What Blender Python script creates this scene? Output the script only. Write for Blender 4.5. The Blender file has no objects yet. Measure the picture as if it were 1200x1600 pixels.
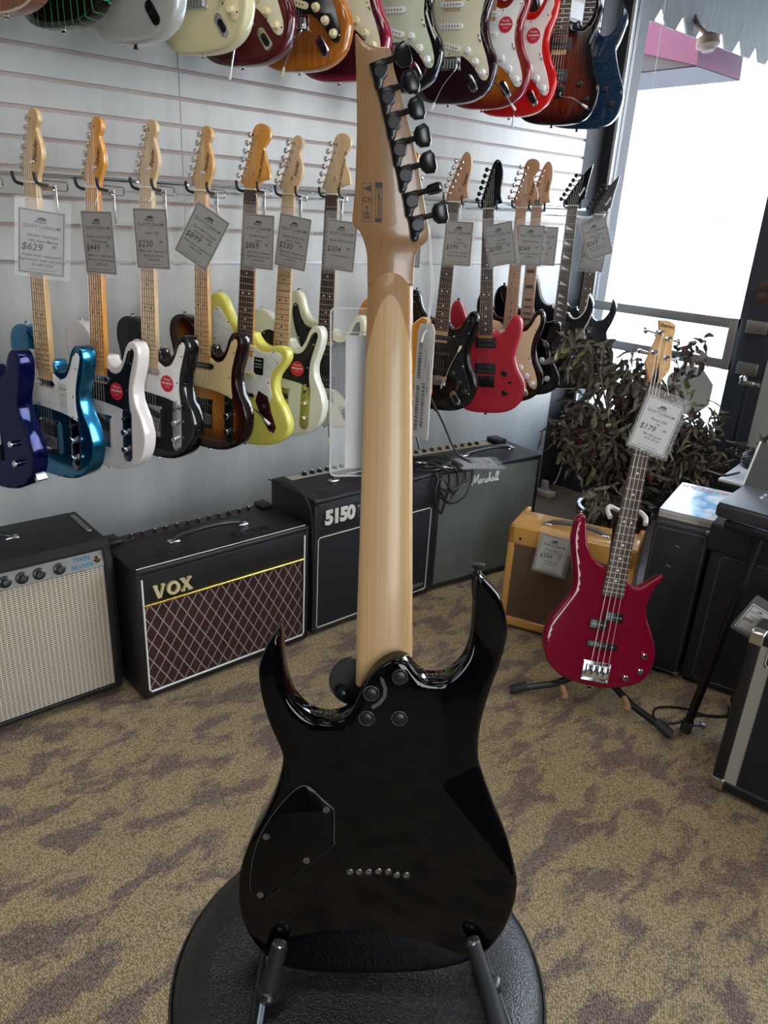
import bpy, bmesh, math, random
import numpy as np
from mathutils import Vector, Matrix
from mathutils.geometry import delaunay_2d_cdt, tessellate_polygon

random.seed(7)
sc = bpy.context.scene
C = sc.collection
PI = math.pi

# ------------------------------------------------------------------ camera
EYE = Vector((0, 0, 1.39))
cd = bpy.data.cameras.new('camera'); cam = bpy.data.objects.new('camera', cd); C.objects.link(cam)
cd.sensor_fit = 'VERTICAL'; cd.sensor_height = 36.0; cd.lens = 36.0 * 1150 / 1600
cd.clip_start = 0.05; cd.clip_end = 200
cam.matrix_world = Matrix(((0.76503105, 0.19992107, -0.61217568, EYE.x),
                           (-0.64181097, 0.31488458, -0.69923271, EYE.y),
                           (0.05297332, 0.9278358, 0.36920802, EYE.z), (0, 0, 0, 1)))
sc.camera = cam
vs = sc.view_settings
sc.display_settings.display_device = 'sRGB'
vs.view_transform = 'Standard'; vs.look = 'None'; vs.gamma = 1.0; vs.use_curve_mapping = False
vs.exposure = 0.32

# ------------------------------------------------------------------ world: bright hazy daylight
w = bpy.data.worlds.new('World'); sc.world = w; w.use_nodes = True
wn = w.node_tree.nodes; wl = w.node_tree.links
bg = wn['Background']; tc = wn.new('ShaderNodeTexCoord'); sx = wn.new('ShaderNodeSeparateXYZ')
cr = wn.new('ShaderNodeValToRGB'); wl.new(tc.outputs['Generated'], sx.inputs[0]); wl.new(sx.outputs['Z'], cr.inputs[0])
cr.color_ramp.elements[0].color = (1.0, 0.99, 0.96, 1); cr.color_ramp.elements[1].color = (0.50, 0.72, 1.0, 1)
cr.color_ramp.elements[1].position = 0.6
wl.new(cr.outputs[0], bg.inputs[0]); bg.inputs[1].default_value = 9.0

def area(name, loc, rot, sx_, sy_, power=0, color=(1, 1, 1), portal=False):
    l = bpy.data.lights.new(name, 'AREA'); l.shape = 'RECTANGLE'; l.size = sx_; l.size_y = sy_
    l.energy = power; l.color = color
    if portal: l.cycles.is_portal = True
    o = bpy.data.objects.new(name, l); o.location = loc; o.rotation_euler = rot; C.objects.link(o)
    return o
area('door_daylight', (3.56, 1.98, 1.55), (0, PI/2, 0), 2.1, 0.8, portal=True)
area('window_daylight', (3.56, -0.95, 1.65), (0, PI/2, 0), 1.9, 2.9, portal=True)
area('rear_window_daylight', (-1.5, -3.25, 1.6), (PI/2, 0, 0), 1.6, 1.6, portal=True)

# ------------------------------------------------------------------ materials
MATS = {}
def mat(name, col=(.5, .5, .5), rough=.5, metal=0., coat=0., emis=None, trans=0., spec=.5, alpha=1., bump=None, fn=None):
    if name in MATS: return MATS[name]
    m = bpy.data.materials.new(name); m.use_nodes = True
    n = m.node_tree.nodes; l = m.node_tree.links; b = n['Principled BSDF']
    b.inputs['Base Color'].default_value = (*col, 1); b.inputs['Roughness'].default_value = rough
    b.inputs['Metallic'].default_value = metal; b.inputs['Coat Weight'].default_value = coat
    b.inputs['Coat Roughness'].default_value = .03
    b.inputs['Transmission Weight'].default_value = trans; b.inputs['Alpha'].default_value = alpha
    b.inputs['Specular IOR Level'].default_value = spec
    if emis: b.inputs['Emission Color'].default_value = (*emis[0], 1); b.inputs['Emission Strength'].default_value = emis[1]
    if bump:
        t = n.new('ShaderNodeTexCoord'); ns = n.new('ShaderNodeTexNoise'); ns.inputs['Scale'].default_value = bump[0]
        ns.inputs['Detail'].default_value = 3
        bp = n.new('ShaderNodeBump'); bp.inputs['Strength'].default_value = bump[1]; bp.inputs['Distance'].default_value = .002
        l.new(t.outputs['Object'], ns.inputs[0]); l.new(ns.outputs[0], bp.inputs['Height']); l.new(bp.outputs[0], b.inputs['Normal'])
    if fn: fn(n, l, b)
    MATS[name] = m; return m

def ramp(n, stops):
    r = n.new('ShaderNodeValToRGB'); e = r.color_ramp.elements
    while len(e) < len(stops): e.new(.5)
    for i, (p, c) in enumerate(stops): e[i].position = p; e[i].color = (*c, 1)
    return r

def wood_fn(dark, light, sc_=(40, 40, 2.2), extra=None):
    def f(n, l, b):
        t = n.new('ShaderNodeTexCoord'); mp = n.new('ShaderNodeMapping'); mp.inputs['Scale'].default_value = sc_
        ns = n.new('ShaderNodeTexNoise'); ns.inputs['Scale'].default_value = 3; ns.inputs['Detail'].default_value = 6
        l.new(t.outputs['Object'], mp.inputs[0]); l.new(mp.outputs[0], ns.inputs[0])
        r = ramp(n, [(.3, dark), (.7, light)]); l.new(ns.outputs[0], r.inputs[0])
        out = r.outputs[0]
        if extra: out = extra(n, l, b, t, out)
        l.new(out, b.inputs['Base Color'])
    return f

def burst_fn(stops, grain=0):
    """paint that changes from rim to centre, read from the 'edge' attribute of the body"""
    def f(n, l, b):
        a = n.new('ShaderNodeAttribute'); a.attribute_name = 'edge'
        r = ramp(n, stops); l.new(a.outputs['Fac'], r.inputs[0]); out = r.outputs[0]
        if grain:
            t = n.new('ShaderNodeTexCoord'); mp = n.new('ShaderNodeMapping'); mp.inputs['Scale'].default_value = (50, 50, 2)
            ns = n.new('ShaderNodeTexNoise'); ns.inputs['Scale'].default_value = 4; ns.inputs['Detail'].default_value = 5
            l.new(t.outputs['Object'], mp.inputs[0]); l.new(mp.outputs[0], ns.inputs[0])
            r2 = ramp(n, [(.35, (1-grain,)*3), (.65, (1, 1, 1))]); l.new(ns.outputs[0], r2.inputs[0])
            mx = n.new('ShaderNodeMix'); mx.data_type = 'RGBA'; mx.blend_type = 'MULTIPLY'; mx.inputs[0].default_value = 1
            l.new(out, mx.inputs[6]); l.new(r2.outputs[0], mx.inputs[7]); out = mx.outputs[2]
        l.new(out, b.inputs['Base Color'])
    return f

chrome = mat('chrome', (.75, .75, .76), .12, 1)
steel = mat('brushed_steel', (.42, .42, .42), .35, 1)
gunmetal = mat('dark_metal', (.02, .02, .022), .3, .6)
blackp = mat('black_plastic', (.012, .012, .013), .32)
blackm = mat('black_matte', (.012, .012, .013), .65)
rubber = mat('black_rubber', (.02, .02, .022), .6)
whitep = mat('white_plastic', (.82, .82, .80), .3)
creamp = mat('cream_plastic', (.78, .68, .42), .35)
agedp = mat('aged_white_plastic', (.70, .66, .48), .35)
mintp = mat('mint_plastic', (.56, .64, .47), .35)
tanp = mat('tan_guard', (.74, .56, .36), .4)
goldguard = mat('cream_gold_guard', (.72, .56, .28), .35)
pearlp = mat('pearl_guard', (.78, .78, .70), .3, bump=None, fn=wood_fn((.62, .63, .56), (.84, .84, .78), (30, 30, 30)))
pinkg = mat('pinkish_white_guard', (.80, .70, .68), .35)
tort = mat('dark_tortoise', (.03, .008, .01), .15, fn=wood_fn((.012, .004, .006), (.06, .012, .012), (30, 30, 30)))
blackg = mat('black_guard', (.01, .01, .011), .18)
maple = mat('maple', (.62, .42, .22), .35, coat=.4, fn=wood_fn((.50, .31, .13), (.63, .42, .20)))
maple_pale = mat('pale_maple', (.72, .55, .36), .4, coat=.3, fn=wood_fn((.56, .38, .20), (.66, .48, .29)))
maple_amber = mat('amber_maple', (.62, .27, .05), .25, coat=.6, fn=wood_fn((.55, .22, .035), (.70, .34, .07)))
maple_gold = mat('golden_maple', (.62, .34, .12), .3, coat=.5, fn=wood_fn((.55, .29, .09), (.68, .40, .16)))
roasted = mat('roasted_maple', (.42, .22, .11), .35, coat=.3, fn=wood_fn((.36, .18, .085), (.47, .26, .14)))
rosewood = mat('rosewood', (.05, .028, .02), .45, fn=wood_fn((.03, .017, .012), (.075, .042, .028)))
fretm = mat('fret_wire', (.6, .58, .54), .25, 1)
stringm = mat('string_steel', (.34, .32, .29), .35, 1)
inkb = mat('black_ink', (.01, .01, .01), .5)
inkg = mat('grey_ink', (.10, .10, .10), .6)
white_lac = mat('white_lacquer_logo', (.8, .8, .8), .4)
paper = mat('grey_paper', (.30, .295, .29), .8)
paperw = mat('white_paper', (.62, .62, .61), .8)
stickred = mat('red_sticker', (.62, .02, .045), .35)
bone = mat('bone', (.78, .74, .62), .4)
clearp = mat('clear_sleeve', (1, 1, 1), .05, alpha=.045, spec=.6)
thread = mat('white_thread', (.8, .8, .78), .6)

def tolex(name, col, r=.5): return mat(name, col, r, bump=(900, .35))
tolexb = tolex('black_tolex', (.008, .008, .0095), .42)
tolexd = tolex('charcoal_tolex', (.012, .0125, .015), .5)

# ------------------------------------------------------------------ mesh helpers
class MB:
    def __init__(s): s.v = []; s.f = []; s.m = []; s.attr = None
    def add(s, vs_, fs, mi=0):
        o = len(s.v); s.v += [tuple(p) for p in vs_]; s.f += [tuple(i + o for i in f) for f in fs]; s.m += [mi] * len(fs); return s
    def xf(s, M, start=0):
        for i in range(start, len(s.v)): s.v[i] = tuple(M @ Vector(s.v[i]))
        return s
    def box(s, a, b, bev=0., mi=0, M=None):
        x0, y0, z0 = a; x1, y1, z1 = b
        bm = bmesh.new()
        r = bmesh.ops.create_cube(bm, size=1)
        for v in bm.verts: v.co = Vector(((x0+x1)/2 + v.co.x*(x1-x0), (y0+y1)/2 + v.co.y*(y1-y0), (z0+z1)/2 + v.co.z*(z1-z0)))
        if bev: bmesh.ops.bevel(bm, geom=bm.edges[:], offset=min(bev, .49*min(abs(x1-x0), abs(y1-y0), abs(z1-z0))), segments=3, profile=.5, affect='EDGES')
        if M: bm.transform(M)
        bm.verts.index_update()
        s.add([v.co for v in bm.verts], [[v.index for v in f.verts] for f in bm.faces], mi); bm.free(); return s
    def tube(s, pts, r, n=8, mi=0, caps=True):
        P = [Vector(p) for p in pts]; R = r if hasattr(r, '__len__') else [r] * len(P)
        T = [(P[min(i+1, len(P)-1)] - P[max(i-1, 0)]).normalized() for i in range(len(P))]
        up = Vector((0, 0, 1)) if abs(T[0].z) < .9 else Vector((1, 0, 0))
        u = T[0].cross(up).normalized(); vs_ = []; fs = []
        for i, p in enumerate(P):
            u = (u - T[i] * u.dot(T[i])).normalized(); v = T[i].cross(u)
            for k in range(n):
                a = 2*PI*k/n; vs_.append(p + (u*math.cos(a) + v*math.sin(a)) * R[i])
        for i in range(len(P)-1):
            for k in range(n): fs.append((i*n+k, i*n+(k+1) % n, (i+1)*n+(k+1) % n, (i+1)*n+k))
        if caps: fs.append(tuple(range(n))[::-1]); fs.append(tuple((len(P)-1)*n+k for k in range(n)))
        return s.add(vs_, fs, mi)
    def lathe(s, p, ax, prof, n=20, mi=0):
        """prof: (radius, distance along ax)"""
        p = Vector(p); ax = Vector(ax).normalized(); q = ax.to_track_quat('Z', 'Y')
        vs_ = []; fs = []
        for r, h in prof:
            for k in range(n):
                a = 2*PI*k/n; vs_.append(p + q @ Vector((r*math.cos(a), r*math.sin(a), h)))
        for i in range(len(prof)-1):
            for k in range(n): fs.append((i*n+k, i*n+(k+1) % n, (i+1)*n+(k+1) % n, (i+1)*n+k))
        fs.append(tuple(range(n))[::-1]); fs.append(tuple((len(prof)-1)*n+k for k in range(n)))
        return s.add(vs_, fs, mi)
    def cyl(s, a, b, r, n=12, mi=0): return s.tube([a, b], r, n, mi)
    def prism(s, pts, y0, y1, r=0., mi=0):
        """outline (x,z) extruded along y from y0 (front) to y1, edges rounded by r"""
        n = len(pts)
        A = sum(pts[i][0]*pts[(i+1) % n][1] - pts[(i+1) % n][0]*pts[i][1] for i in range(n))
        if A < 0: pts = pts[::-1]
        P = [Vector(p) for p in pts]
        def inset(d):
            o = []
            for i in range(n):
                t = (P[(i+1) % n] - P[i-1]); t = t.normalized() if t.length > 0 else Vector((1, 0)); o.append(P[i] + Vector((-t.y, t.x)) * d)
            return o
        rings = [(r, y0), (r*.3, y0 + r*.3), (0, y0 + r), (0, y1 - r), (r*.3, y1 - r*.3), (r, y1)] if r else [(0, y0), (0, y1)]
        vs_ = []; fs = []
        for d, y in rings: vs_ += [(q.x, y, q.y) for q in inset(d)]
        for i in range(len(rings)-1):
            for k in range(n): fs.append((i*n+k, i*n+(k+1) % n, (i+1)*n+(k+1) % n, (i+1)*n+k))
        tr = tessellate_polygon([[Vector((q.x, q.y, 0)) for q in inset(r)]])
        L = (len(rings)-1)*n
        for t in tr:
            fs.append(tuple(t)); fs.append(tuple(i + L for i in t)[::-1])
        return s.add(vs_, fs, mi)
    def build(s, name, m, parent=None, sharp=35, M=None):
        if M: s.xf(M)
        me = bpy.data.meshes.new(name); me.from_pydata(s.v, [], s.f)
        ms = m if isinstance(m, (list, tuple)) else [m]
        for q in ms: me.materials.append(q)
        me.polygons.foreach_set('material_index', s.m)
        bm = bmesh.new(); bm.from_mesh(me); bmesh.ops.recalc_face_normals(bm, faces=bm.faces[:]); bm.to_mesh(me); bm.free()
        me.polygons.foreach_set('use_smooth', [True] * len(me.polygons))
        if s.attr is not None:
            a = me.attributes.new('edge', 'FLOAT', 'POINT'); a.data.foreach_set('value', s.attr)
        if sharp: me.set_sharp_from_angle(angle=math.radians(sharp))
        o = bpy.data.objects.new(name, me); C.objects.link(o)
        if parent: o.parent = parent
        return o

def text_geo(body, size, shear=0., bold=0., ext=0., align='CENTER', spacing=1.):
    c = bpy.data.curves.new('t', 'FONT'); c.body = body; c.size = size; c.shear = shear; c.offset = bold; c.extrude = ext
    c.align_x = align; c.align_y = 'CENTER'; c.resolution_u = 3; c.space_character = spacing
    o = bpy.data.objects.new('t', c); me = bpy.data.meshes.new_from_object(o)
    v = [tuple(q.co) for q in me.vertices]; f = [tuple(p.vertices) for p in me.polygons]
    bpy.data.objects.remove(o); bpy.data.meshes.remove(me); bpy.data.curves.remove(c)
    return v, f
def put_text(mb, body, size, x, y, z, rot=0., face='-y', mi=0, **k):
    """text readable from -y, standing in the xz plane"""
    v, f = text_geo(body, size, **k)
    M = Matrix.Translation((x, y, z)) @ Matrix.Rotation(-rot, 4, 'Y') @ Matrix.Rotation(PI/2, 4, 'X')
    if face == '+z': M = Matrix.Translation((x, y, z)) @ Matrix.Rotation(rot, 4, 'Z')
    return mb.add([M @ Vector(p) for p in v], f, mi)

def empty(name, label, cat, group=None, M=None, loc=None, rz=0.):
    o = bpy.data.objects.new(name, None); C.objects.link(o); o.empty_display_size = .05
    o['label'] = label; o['category'] = cat
    if group: o['group'] = group
    if M is not None: o.matrix_world = M
    if loc is not None: o.location = loc; o.rotation_euler = (0, 0, rz)
    return o
def tag(o, label, cat, group=None):
    o['label'] = label; o['category'] = cat
    if group: o['group'] = group
    return o
def struct(o): o['kind'] = 'structure'; return o
def frame(org, zdir, xhint):
    z = Vector(zdir).normalized(); x = Vector(xhint); x = (x - z*x.dot(z)).normalized(); y = z.cross(x)
    return Matrix(((x.x, y.x, z.x, org[0]), (x.y, y.y, z.y, org[1]), (x.z, y.z, z.z, org[2]), (0, 0, 0, 1)))
def spline(pts, seg=6, closed=True):
    """Catmull-Rom; a point written (x, z, 1) stays a sharp corner"""
    n = len(pts); out = []
    for i in range(n if closed else n-1):
        p = [np.array(pts[(i+k) % n][:2] if closed else pts[max(0, min(n-1, i+k))][:2], float) for k in (-1, 0, 1, 2)]
        if len(pts[i % n]) > 2: p[0] = 2*p[1] - p[2]
        if len(pts[(i+1) % n]) > 2: p[3] = 2*p[2] - p[1]
        for s in range(seg):
            t = s/seg
            q = .5*((2*p[1]) + (-p[0]+p[2])*t + (2*p[0]-5*p[1]+4*p[2]-p[3])*t*t + (-p[0]+3*p[1]-3*p[2]+p[3])*t**3)
            out.append((float(q[0]), float(q[1])))
    if not closed: out.append(tuple(map(float, pts[-1][:2])))
    return out
def dist_to(poly, P):
    A = np.array(poly); B = np.roll(A, -1, 0); P = np.array(P)
    d = B - A; L = (d**2).sum(1) + 1e-15
    t = np.clip(((P[:, None, :] - A[None]) * d[None]).sum(2) / L[None], 0, 1)
    q = A[None] + t[..., None] * d[None]
    return np.sqrt(((P[:, None, :] - q)**2).sum(2)).min(1)
def inside(poly, P):
    A = np.array(poly); B = np.roll(A, -1, 0); P = np.array(P)
    c = np.zeros(len(P), bool)
    for (x0, y0), (x1, y1) in zip(A, B):
        if y0 == y1: continue
        k = ((y0 > P[:, 1]) != (y1 > P[:, 1])) & (P[:, 0] < (x1-x0)*(P[:, 1]-y0)/(y1-y0) + x0); c ^= k
    return c

BODYCACHE = {}
def body_mb(key, outline, thick, r, grid, cut_front=None, cut_back=None):
    if key in BODYCACHE:
        v, f, a = BODYCACHE[key]; mb = MB(); mb.add(v, f); mb.attr = list(a); return mb
    o = list(outline)
    A = sum(o[i][0]*o[(i+1) % len(o)][1] - o[(i+1) % len(o)][0]*o[i][1] for i in range(len(o)))
    if A < 0: o = o[::-1]
    n = len(o); On = np.array(o); T = np.roll(On, -1, 0) - np.roll(On, 1, 0); T /= np.linalg.norm(T, axis=1)[:, None] + 1e-12
    N = np.stack([-T[:, 1], T[:, 0]], 1)
    pts = [tuple(p) for p in o]
    for k in (.12, .4, 1.0):
        q = On + N * r * k; d = dist_to(o, q); ok = (d > .85*r*k) & inside(o, q)
        pts += [tuple(p) for p in q[ok]]
    xs = np.arange(On[:, 0].min(), On[:, 0].max(), grid); zs = np.arange(On[:, 1].min(), On[:, 1].max(), grid)
    G = np.array([(x + (grid/2 if j % 2 else 0), z) for j, z in enumerate(zs) for x in xs])
    G = G[inside(o, G)]; G = G[dist_to(o, G) > r + grid*.4]
    pts += [tuple(p) for p in G]
    res = delaunay_2d_cdt([Vector(p) for p in pts], [], [list(range(n))], 1, 1e-6)
    V2 = [tuple(v) for v in res[0]]; F2 = [tuple(f) for f in res[2]]
    D = dist_to(o, V2)
    e = np.where(D < r, r - np.sqrt(np.maximum(0, r*r - (r - D)**2)), 0)
    cf = np.array([cut_front(x, z) for x, z in V2]) if cut_front else np.zeros(len(V2))
    cb = np.array([cut_back(x, z) for x, z in V2]) if cut_back else np.zeros(len(V2))
    yf = e + cf; yb = thick - e - cb
    m = len(V2)
    v = [(V2[i][0], float(yf[i]), V2[i][1]) for i in range(m)] + [(V2[i][0], float(yb[i]), V2[i][1]) for i in range(m)]
    f = [tuple(t) for t in F2] + [tuple(i + m for i in t)[::-1] for t in F2]
    # boundary edges in 2D -> side wall
    cnt = {}
    for t in F2:
        for a, b in zip(t, t[1:] + t[:1]):
            cnt[(a, b)] = cnt.get((a, b), 0) + 1
    for (a, b) in cnt:
        if (b, a) not in cnt: f.append((a, b, b + m, a + m))
    at = [float(x) for x in D] + [0.0] * m
    BODYCACHE[key] = (v, f, at)
    mb = MB(); mb.add(v, f); mb.attr = list(at); return mb

# ------------------------------------------------------------------ room shell
def carpet_fn(n, l, b):
    t = n.new('ShaderNodeTexCoord')
    mp = n.new('ShaderNodeMapping'); mp.inputs['Rotation'].default_value = (0, 0, .5); mp.inputs['Scale'].default_value = (1.0, 1.9, 1)
    l.new(t.outputs['Object'], mp.inputs[0])
    a = n.new('ShaderNodeTexNoise'); a.inputs['Scale'].default_value = 6.8; a.inputs['Detail'].default_value = 6; a.inputs['Roughness'].default_value = .62; a.inputs['Distortion'].default_value = .35
    l.new(mp.outputs[0], a.inputs[0])
    f = n.new('ShaderNodeTexNoise'); f.inputs['Scale'].default_value = 170; f.inputs['Detail'].default_value = 2
    l.new(t.outputs['Object'], f.inputs[0])
    ad = n.new('ShaderNodeMath'); ad.operation = 'MULTIPLY_ADD'; ad.inputs[1].default_value = .12; l.new(f.outputs[0], ad.inputs[0]); l.new(a.outputs[0], ad.inputs[2])
    r = ramp(n, [(.545, (.46, .36, .215)), (.63, (.265, .197, .165))]); l.new(ad.outputs[0], r.inputs[0])
    # loops in rows
    m2 = n.new('ShaderNodeMapping'); m2.inputs['Rotation'].default_value = (0, 0, -.35); m2.inputs['Scale'].default_value = (250, 165, 1)
    l.new(t.outputs['Object'], m2.inputs[0])
    v = n.new('ShaderNodeTexVoronoi'); v.inputs['Scale'].default_value = 1; v.inputs['Randomness'].default_value = .55; l.new(m2.outputs[0], v.inputs[0])
    r2 = ramp(n, [(.15, (1.25, 1.22, 1.2)), (.75, (.30, .27, .24))]); l.new(v.outputs['Distance'], r2.inputs[0])
    mx = n.new('ShaderNodeMix'); mx.data_type = 'RGBA'; mx.blend_type = 'MULTIPLY'; mx.inputs[0].default_value = .85
    l.new(r.outputs[0], mx.inputs[6]); l.new(r2.outputs[0], mx.inputs[7]); l.new(mx.outputs[2], b.inputs['Base Color'])
    bp = n.new('ShaderNodeBump'); bp.inputs['Strength'].default_value = .7; bp.inputs['Distance'].default_value = .004; bp.invert = True
    l.new(v.outputs['Distance'], bp.inputs['Height']); l.new(bp.outputs[0], b.inputs['Normal'])
carpet = mat('carpet', rough=.95, spec=.1, fn=carpet_fn)
planks = mat('wood_planks', rough=.45, fn=wood_fn((.10, .075, .06), (.20, .155, .125), (1.2, 14, 1)))
def wall_fn(n, l, b):
    t = n.new('ShaderNodeTexCoord'); mp = n.new('ShaderNodeMapping'); mp.inputs['Scale'].default_value = (6, 6, .8)
    ns = n.new('ShaderNodeTexNoise'); ns.inputs['Scale'].default_value = 2; ns.inputs['Detail'].default_value = 5
    l.new(t.outputs['Object'], mp.inputs[0]); l.new(mp.outputs[0], ns.inputs[0])
    r = ramp(n, [(.35, (.48, .485, .47)), (.65, (.56, .565, .55))]); l.new(ns.outputs[0], r.inputs[0]); l.new(r.outputs[0], b.inputs['Base Color'])
wallp = mat('wall_paint', rough=.38, fn=wall_fn)
slatm = mat('slatwall_board', rough=.3, spec=.5, fn=lambda n, l, b: wall_fn(n, l, b))
groovem = mat('slatwall_groove', (.44, .365, .335), .5)
navy = mat('dark_navy_paint', (.028, .033, .045), .35)
navy2 = mat('dark_grey_paint', (.022, .023, .028), .6)
greenish = mat('sage_grey_paint', (.30, .32, .29), .7)
darkwall = mat('dark_store_wall', (.05, .05, .055), .8)
ceilm = mat('ceiling_grey', (.22, .22, .215), .8)
alum = mat('aluminium', (.35, .35, .35), .4, .7)

struct(MB().box((-3, -3.2, -.05), (2.62, 2.43, 0)).build('floor', carpet))
struct(MB().box((2.62, -3.2, -.05), (3.46, 2.43, 0)).build('floor', planks)).name = 'floor_entry'
struct(MB().box((2.612, -3.2, 0), (2.628, 2.43, .003)).build('trim_1', gunmetal))
struct(MB().box((-3.1, -3.3, 3.0), (3.66, 2.55, 3.1)).build('ceiling', ceilm))
def rot_about(p, ang):
    return Matrix.Translation(p) @ Matrix.Rotation(ang, 4, 'Y') @ Matrix.Translation([-q for q in p])
# back wall: plain lower part, slatwall above
lo = MB().box((-3, 2.43, 0), (3.29, 2.55, 1.222)); struct(lo.build('wall_back', wallp))
mb = MB(); z = 1.226
prof = []                                                            # profile in (y, z)
zs0 = 1.3240
prof = [(2.43, 1.222)]
k = 0
while True:
    g = zs0 + k*.0767
    if g > 2.95: break
    prof += [(2.43, g-.0060), (2.4352, g-.0060), (2.4352, g-.009), (2.438, g-.009), (2.438, g+.0060), (2.43, g+.0060)]; k += 1
prof += [(2.43, 3.0)]
vs_ = [(-3, y, z) for y, z in prof] + [(3.29, y, z) for y, z in prof] ; n_ = len(prof)
fs = [(i, i+1, i+1+n_, i+n_) for i in range(n_-1)]
mb.add(vs_, fs)
for i in range(n_-1): mb.m[i] = 0 if (i % 6 == 0) else 1
mb.add([(-3, 2.55, 1.222), (3.29, 2.55, 1.222), (3.29, 2.55, 3), (-3, 2.55, 3)], [(0, 1, 2, 3)])
mb.add([(3.29, 2.43, 1.222), (3.29, 2.55, 1.222), (3.29, 2.55, 3), (3.29, 2.43, 3)], [(0, 1, 2, 3)])
mb.xf(Matrix.Translation((0, 0, 0)) @ rot_about((1.45, 2.43, 1.3), -.006))
struct(mb.build('wall_back_slats', [slatm, groovem]))
struct(MB().box((-3, 2.424, 1.218), (3.29, 2.4295, 1.226)).build('trim_2', alum, M=rot_about((1.45, 2.43, 1.3), -.006)))
for i, x in enumerate((-1.26, 1.181)):
    t_ = MB()
    for k in range(21):
        t_.box((x-.0012, 2.4285, zs0 + (k-1)*.0767 + .0065), (x+.0012, 2.4305, zs0 + k*.0767 - .0065))
    struct(t_.build('trim_%d' % (3+i), groovem))
# entrance wall x = 3.46 : dark jamb, door with glass, sage wall, far window
struct(MB().box((3.29, 2.43, 0), (3.66, 2.55, 3)).build('wall_corner', navy2))
struct(MB().box((3.44, 2.385, 0), (3.56, 2.43, 3)).build('wall_right_jamb', navy2))
struct(MB().box((3.44, .55, 0), (3.56, 1.405, 3), M=None).box((3.44, -3.2, 0), (3.56, .55, .7)).box((3.44, -3.2, 2.6), (3.56, .55, 3)).box((3.44, -3.2, .7), (3.56, -2.45, 2.6)).box((3.44, 1.405, 2.75), (3.56, 2.385, 3)).build('wall_right', greenish))
dr = struct(MB().box((3.45, 1.405, .0), (3.50, 1.573, 2.75)).box((3.45, 2.372, .0), (3.50, 2.385, 2.75)).box((3.45, 1.573, .0), (3.50, 2.372, .50))
       .box((3.45, 1.573, 2.6), (3.50, 2.372, 2.74)).box((3.446, 1.60, .15), (3.45, 2.36, .152)).box((3.446, 1.60, .28), (3.45, 2.36, .282)).build('door_1', navy))
gl = mat('window_glass', (1, 1, 1), 0., trans=1., spec=.5)
gl.node_tree.nodes['Principled BSDF'].inputs['IOR'].default_value = 1.02
MB().box((3.472, 1.573, .50), (3.478, 2.372, 2.6)).build('glass_pane', gl, dr)
MB().box((3.44, 1.565, .495), (3.475, 2.375, .512)).build('glass_sill', steel, dr)
for z, nm in ((1.036, 'upper'), (.853, 'lower')):
    MB().box((3.405, 1.555, z-.022), (3.43, 2.385, z+.022), .003).build('push_bar', alum, dr)
MB().box((3.40, 1.555, .83), (3.432, 1.592, 1.06), .003).build('bar_upright', alum, dr)
for y0, y1, z in ((1.435, 1.53, 1.03), (1.435, 1.53, .845), (2.385, 2.42, 1.05)):
    MB().box((3.43, y0, z-.028), (3.452, y1, z+.028), .003).build('bar_bracket', steel, dr)
MB().lathe((3.45, 1.50, 1.155), (-1, 0, 0), [(.028, 0), (.028, .006), (.018, .008), (.018, .014), (.012, .016)]).lathe((3.45, 1.497, 1.205), (-1, 0, 0), [(.022, 0), (.022, .004), (.014, .006)]).build('deadbolt', mat('old_brass', (.12, .07, .05), .45, .8), dr)
oc = [(math.cos(PI/8 + k*PI/4)*.128, math.sin(PI/8 + k*PI/4)*.128) for k in range(8)]
M_ = Matrix.Translation((3.470, 1.755, .69)) @ Matrix.Rotation(-PI/2, 4, 'Z')
tag(MB().prism(oc, -.001, .001).build('window_decal', mat('decal_back', (.46, .46, .43), .8), M=M_), 'grey octagonal decal stuck on the lower glass of the entrance door', 'sticker')
wf = struct(MB().box((3.45, -2.45, .7), (3.52, .55, .75)).box((3.45, -2.45, 2.55), (3.52, .55, 2.6)).box((3.45, -2.45, .7), (3.52, -2.40, 2.6)).box((3.45, .5, .7), (3.52, .55, 2.6)).box((3.45, -.98, .7), (3.52, -.92, 2.6)).build('window_1', navy))
MB().box((3.48, -2.4, .75), (3.486, .5, 2.55)).build('pane', gl, wf)
struct(MB().box((-3.1, -3.3, 0), (-3, 2.55, 3)).build('wall_left', darkwall))
struct(MB().box((-3.1, -3.3, 0), (-2.3, -3.2, 3)).box((-.7, -3.3, 0), (3.66, -3.2, 3)).box((-2.3, -3.3, 0), (-.7, -3.2, .8)).box((-2.3, -3.3, 2.4), (-.7, -3.2, 3)).build('wall_front', darkwall))
struct(MB().box((3.436, 2.366, .5), (3.45, 2.380, 2.6)).build('trim_5', mat('pale_strip', (.42, .40, .37), .6)))
# outside
struct(MB().box((3.56, -30, -.12), (60, 40, -.06)).box((-10, -30, -.12), (3.56, -3.3, -.06)).build('pavement', mat('pale_concrete', (.62, .61, .58), .9)))
aw = mat('weathered_grey_canvas', (.06, .06, .06), .8, fn=wood_fn((.036, .037, .038), (.070, .072, .073), (30, 30, 2)))
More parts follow.
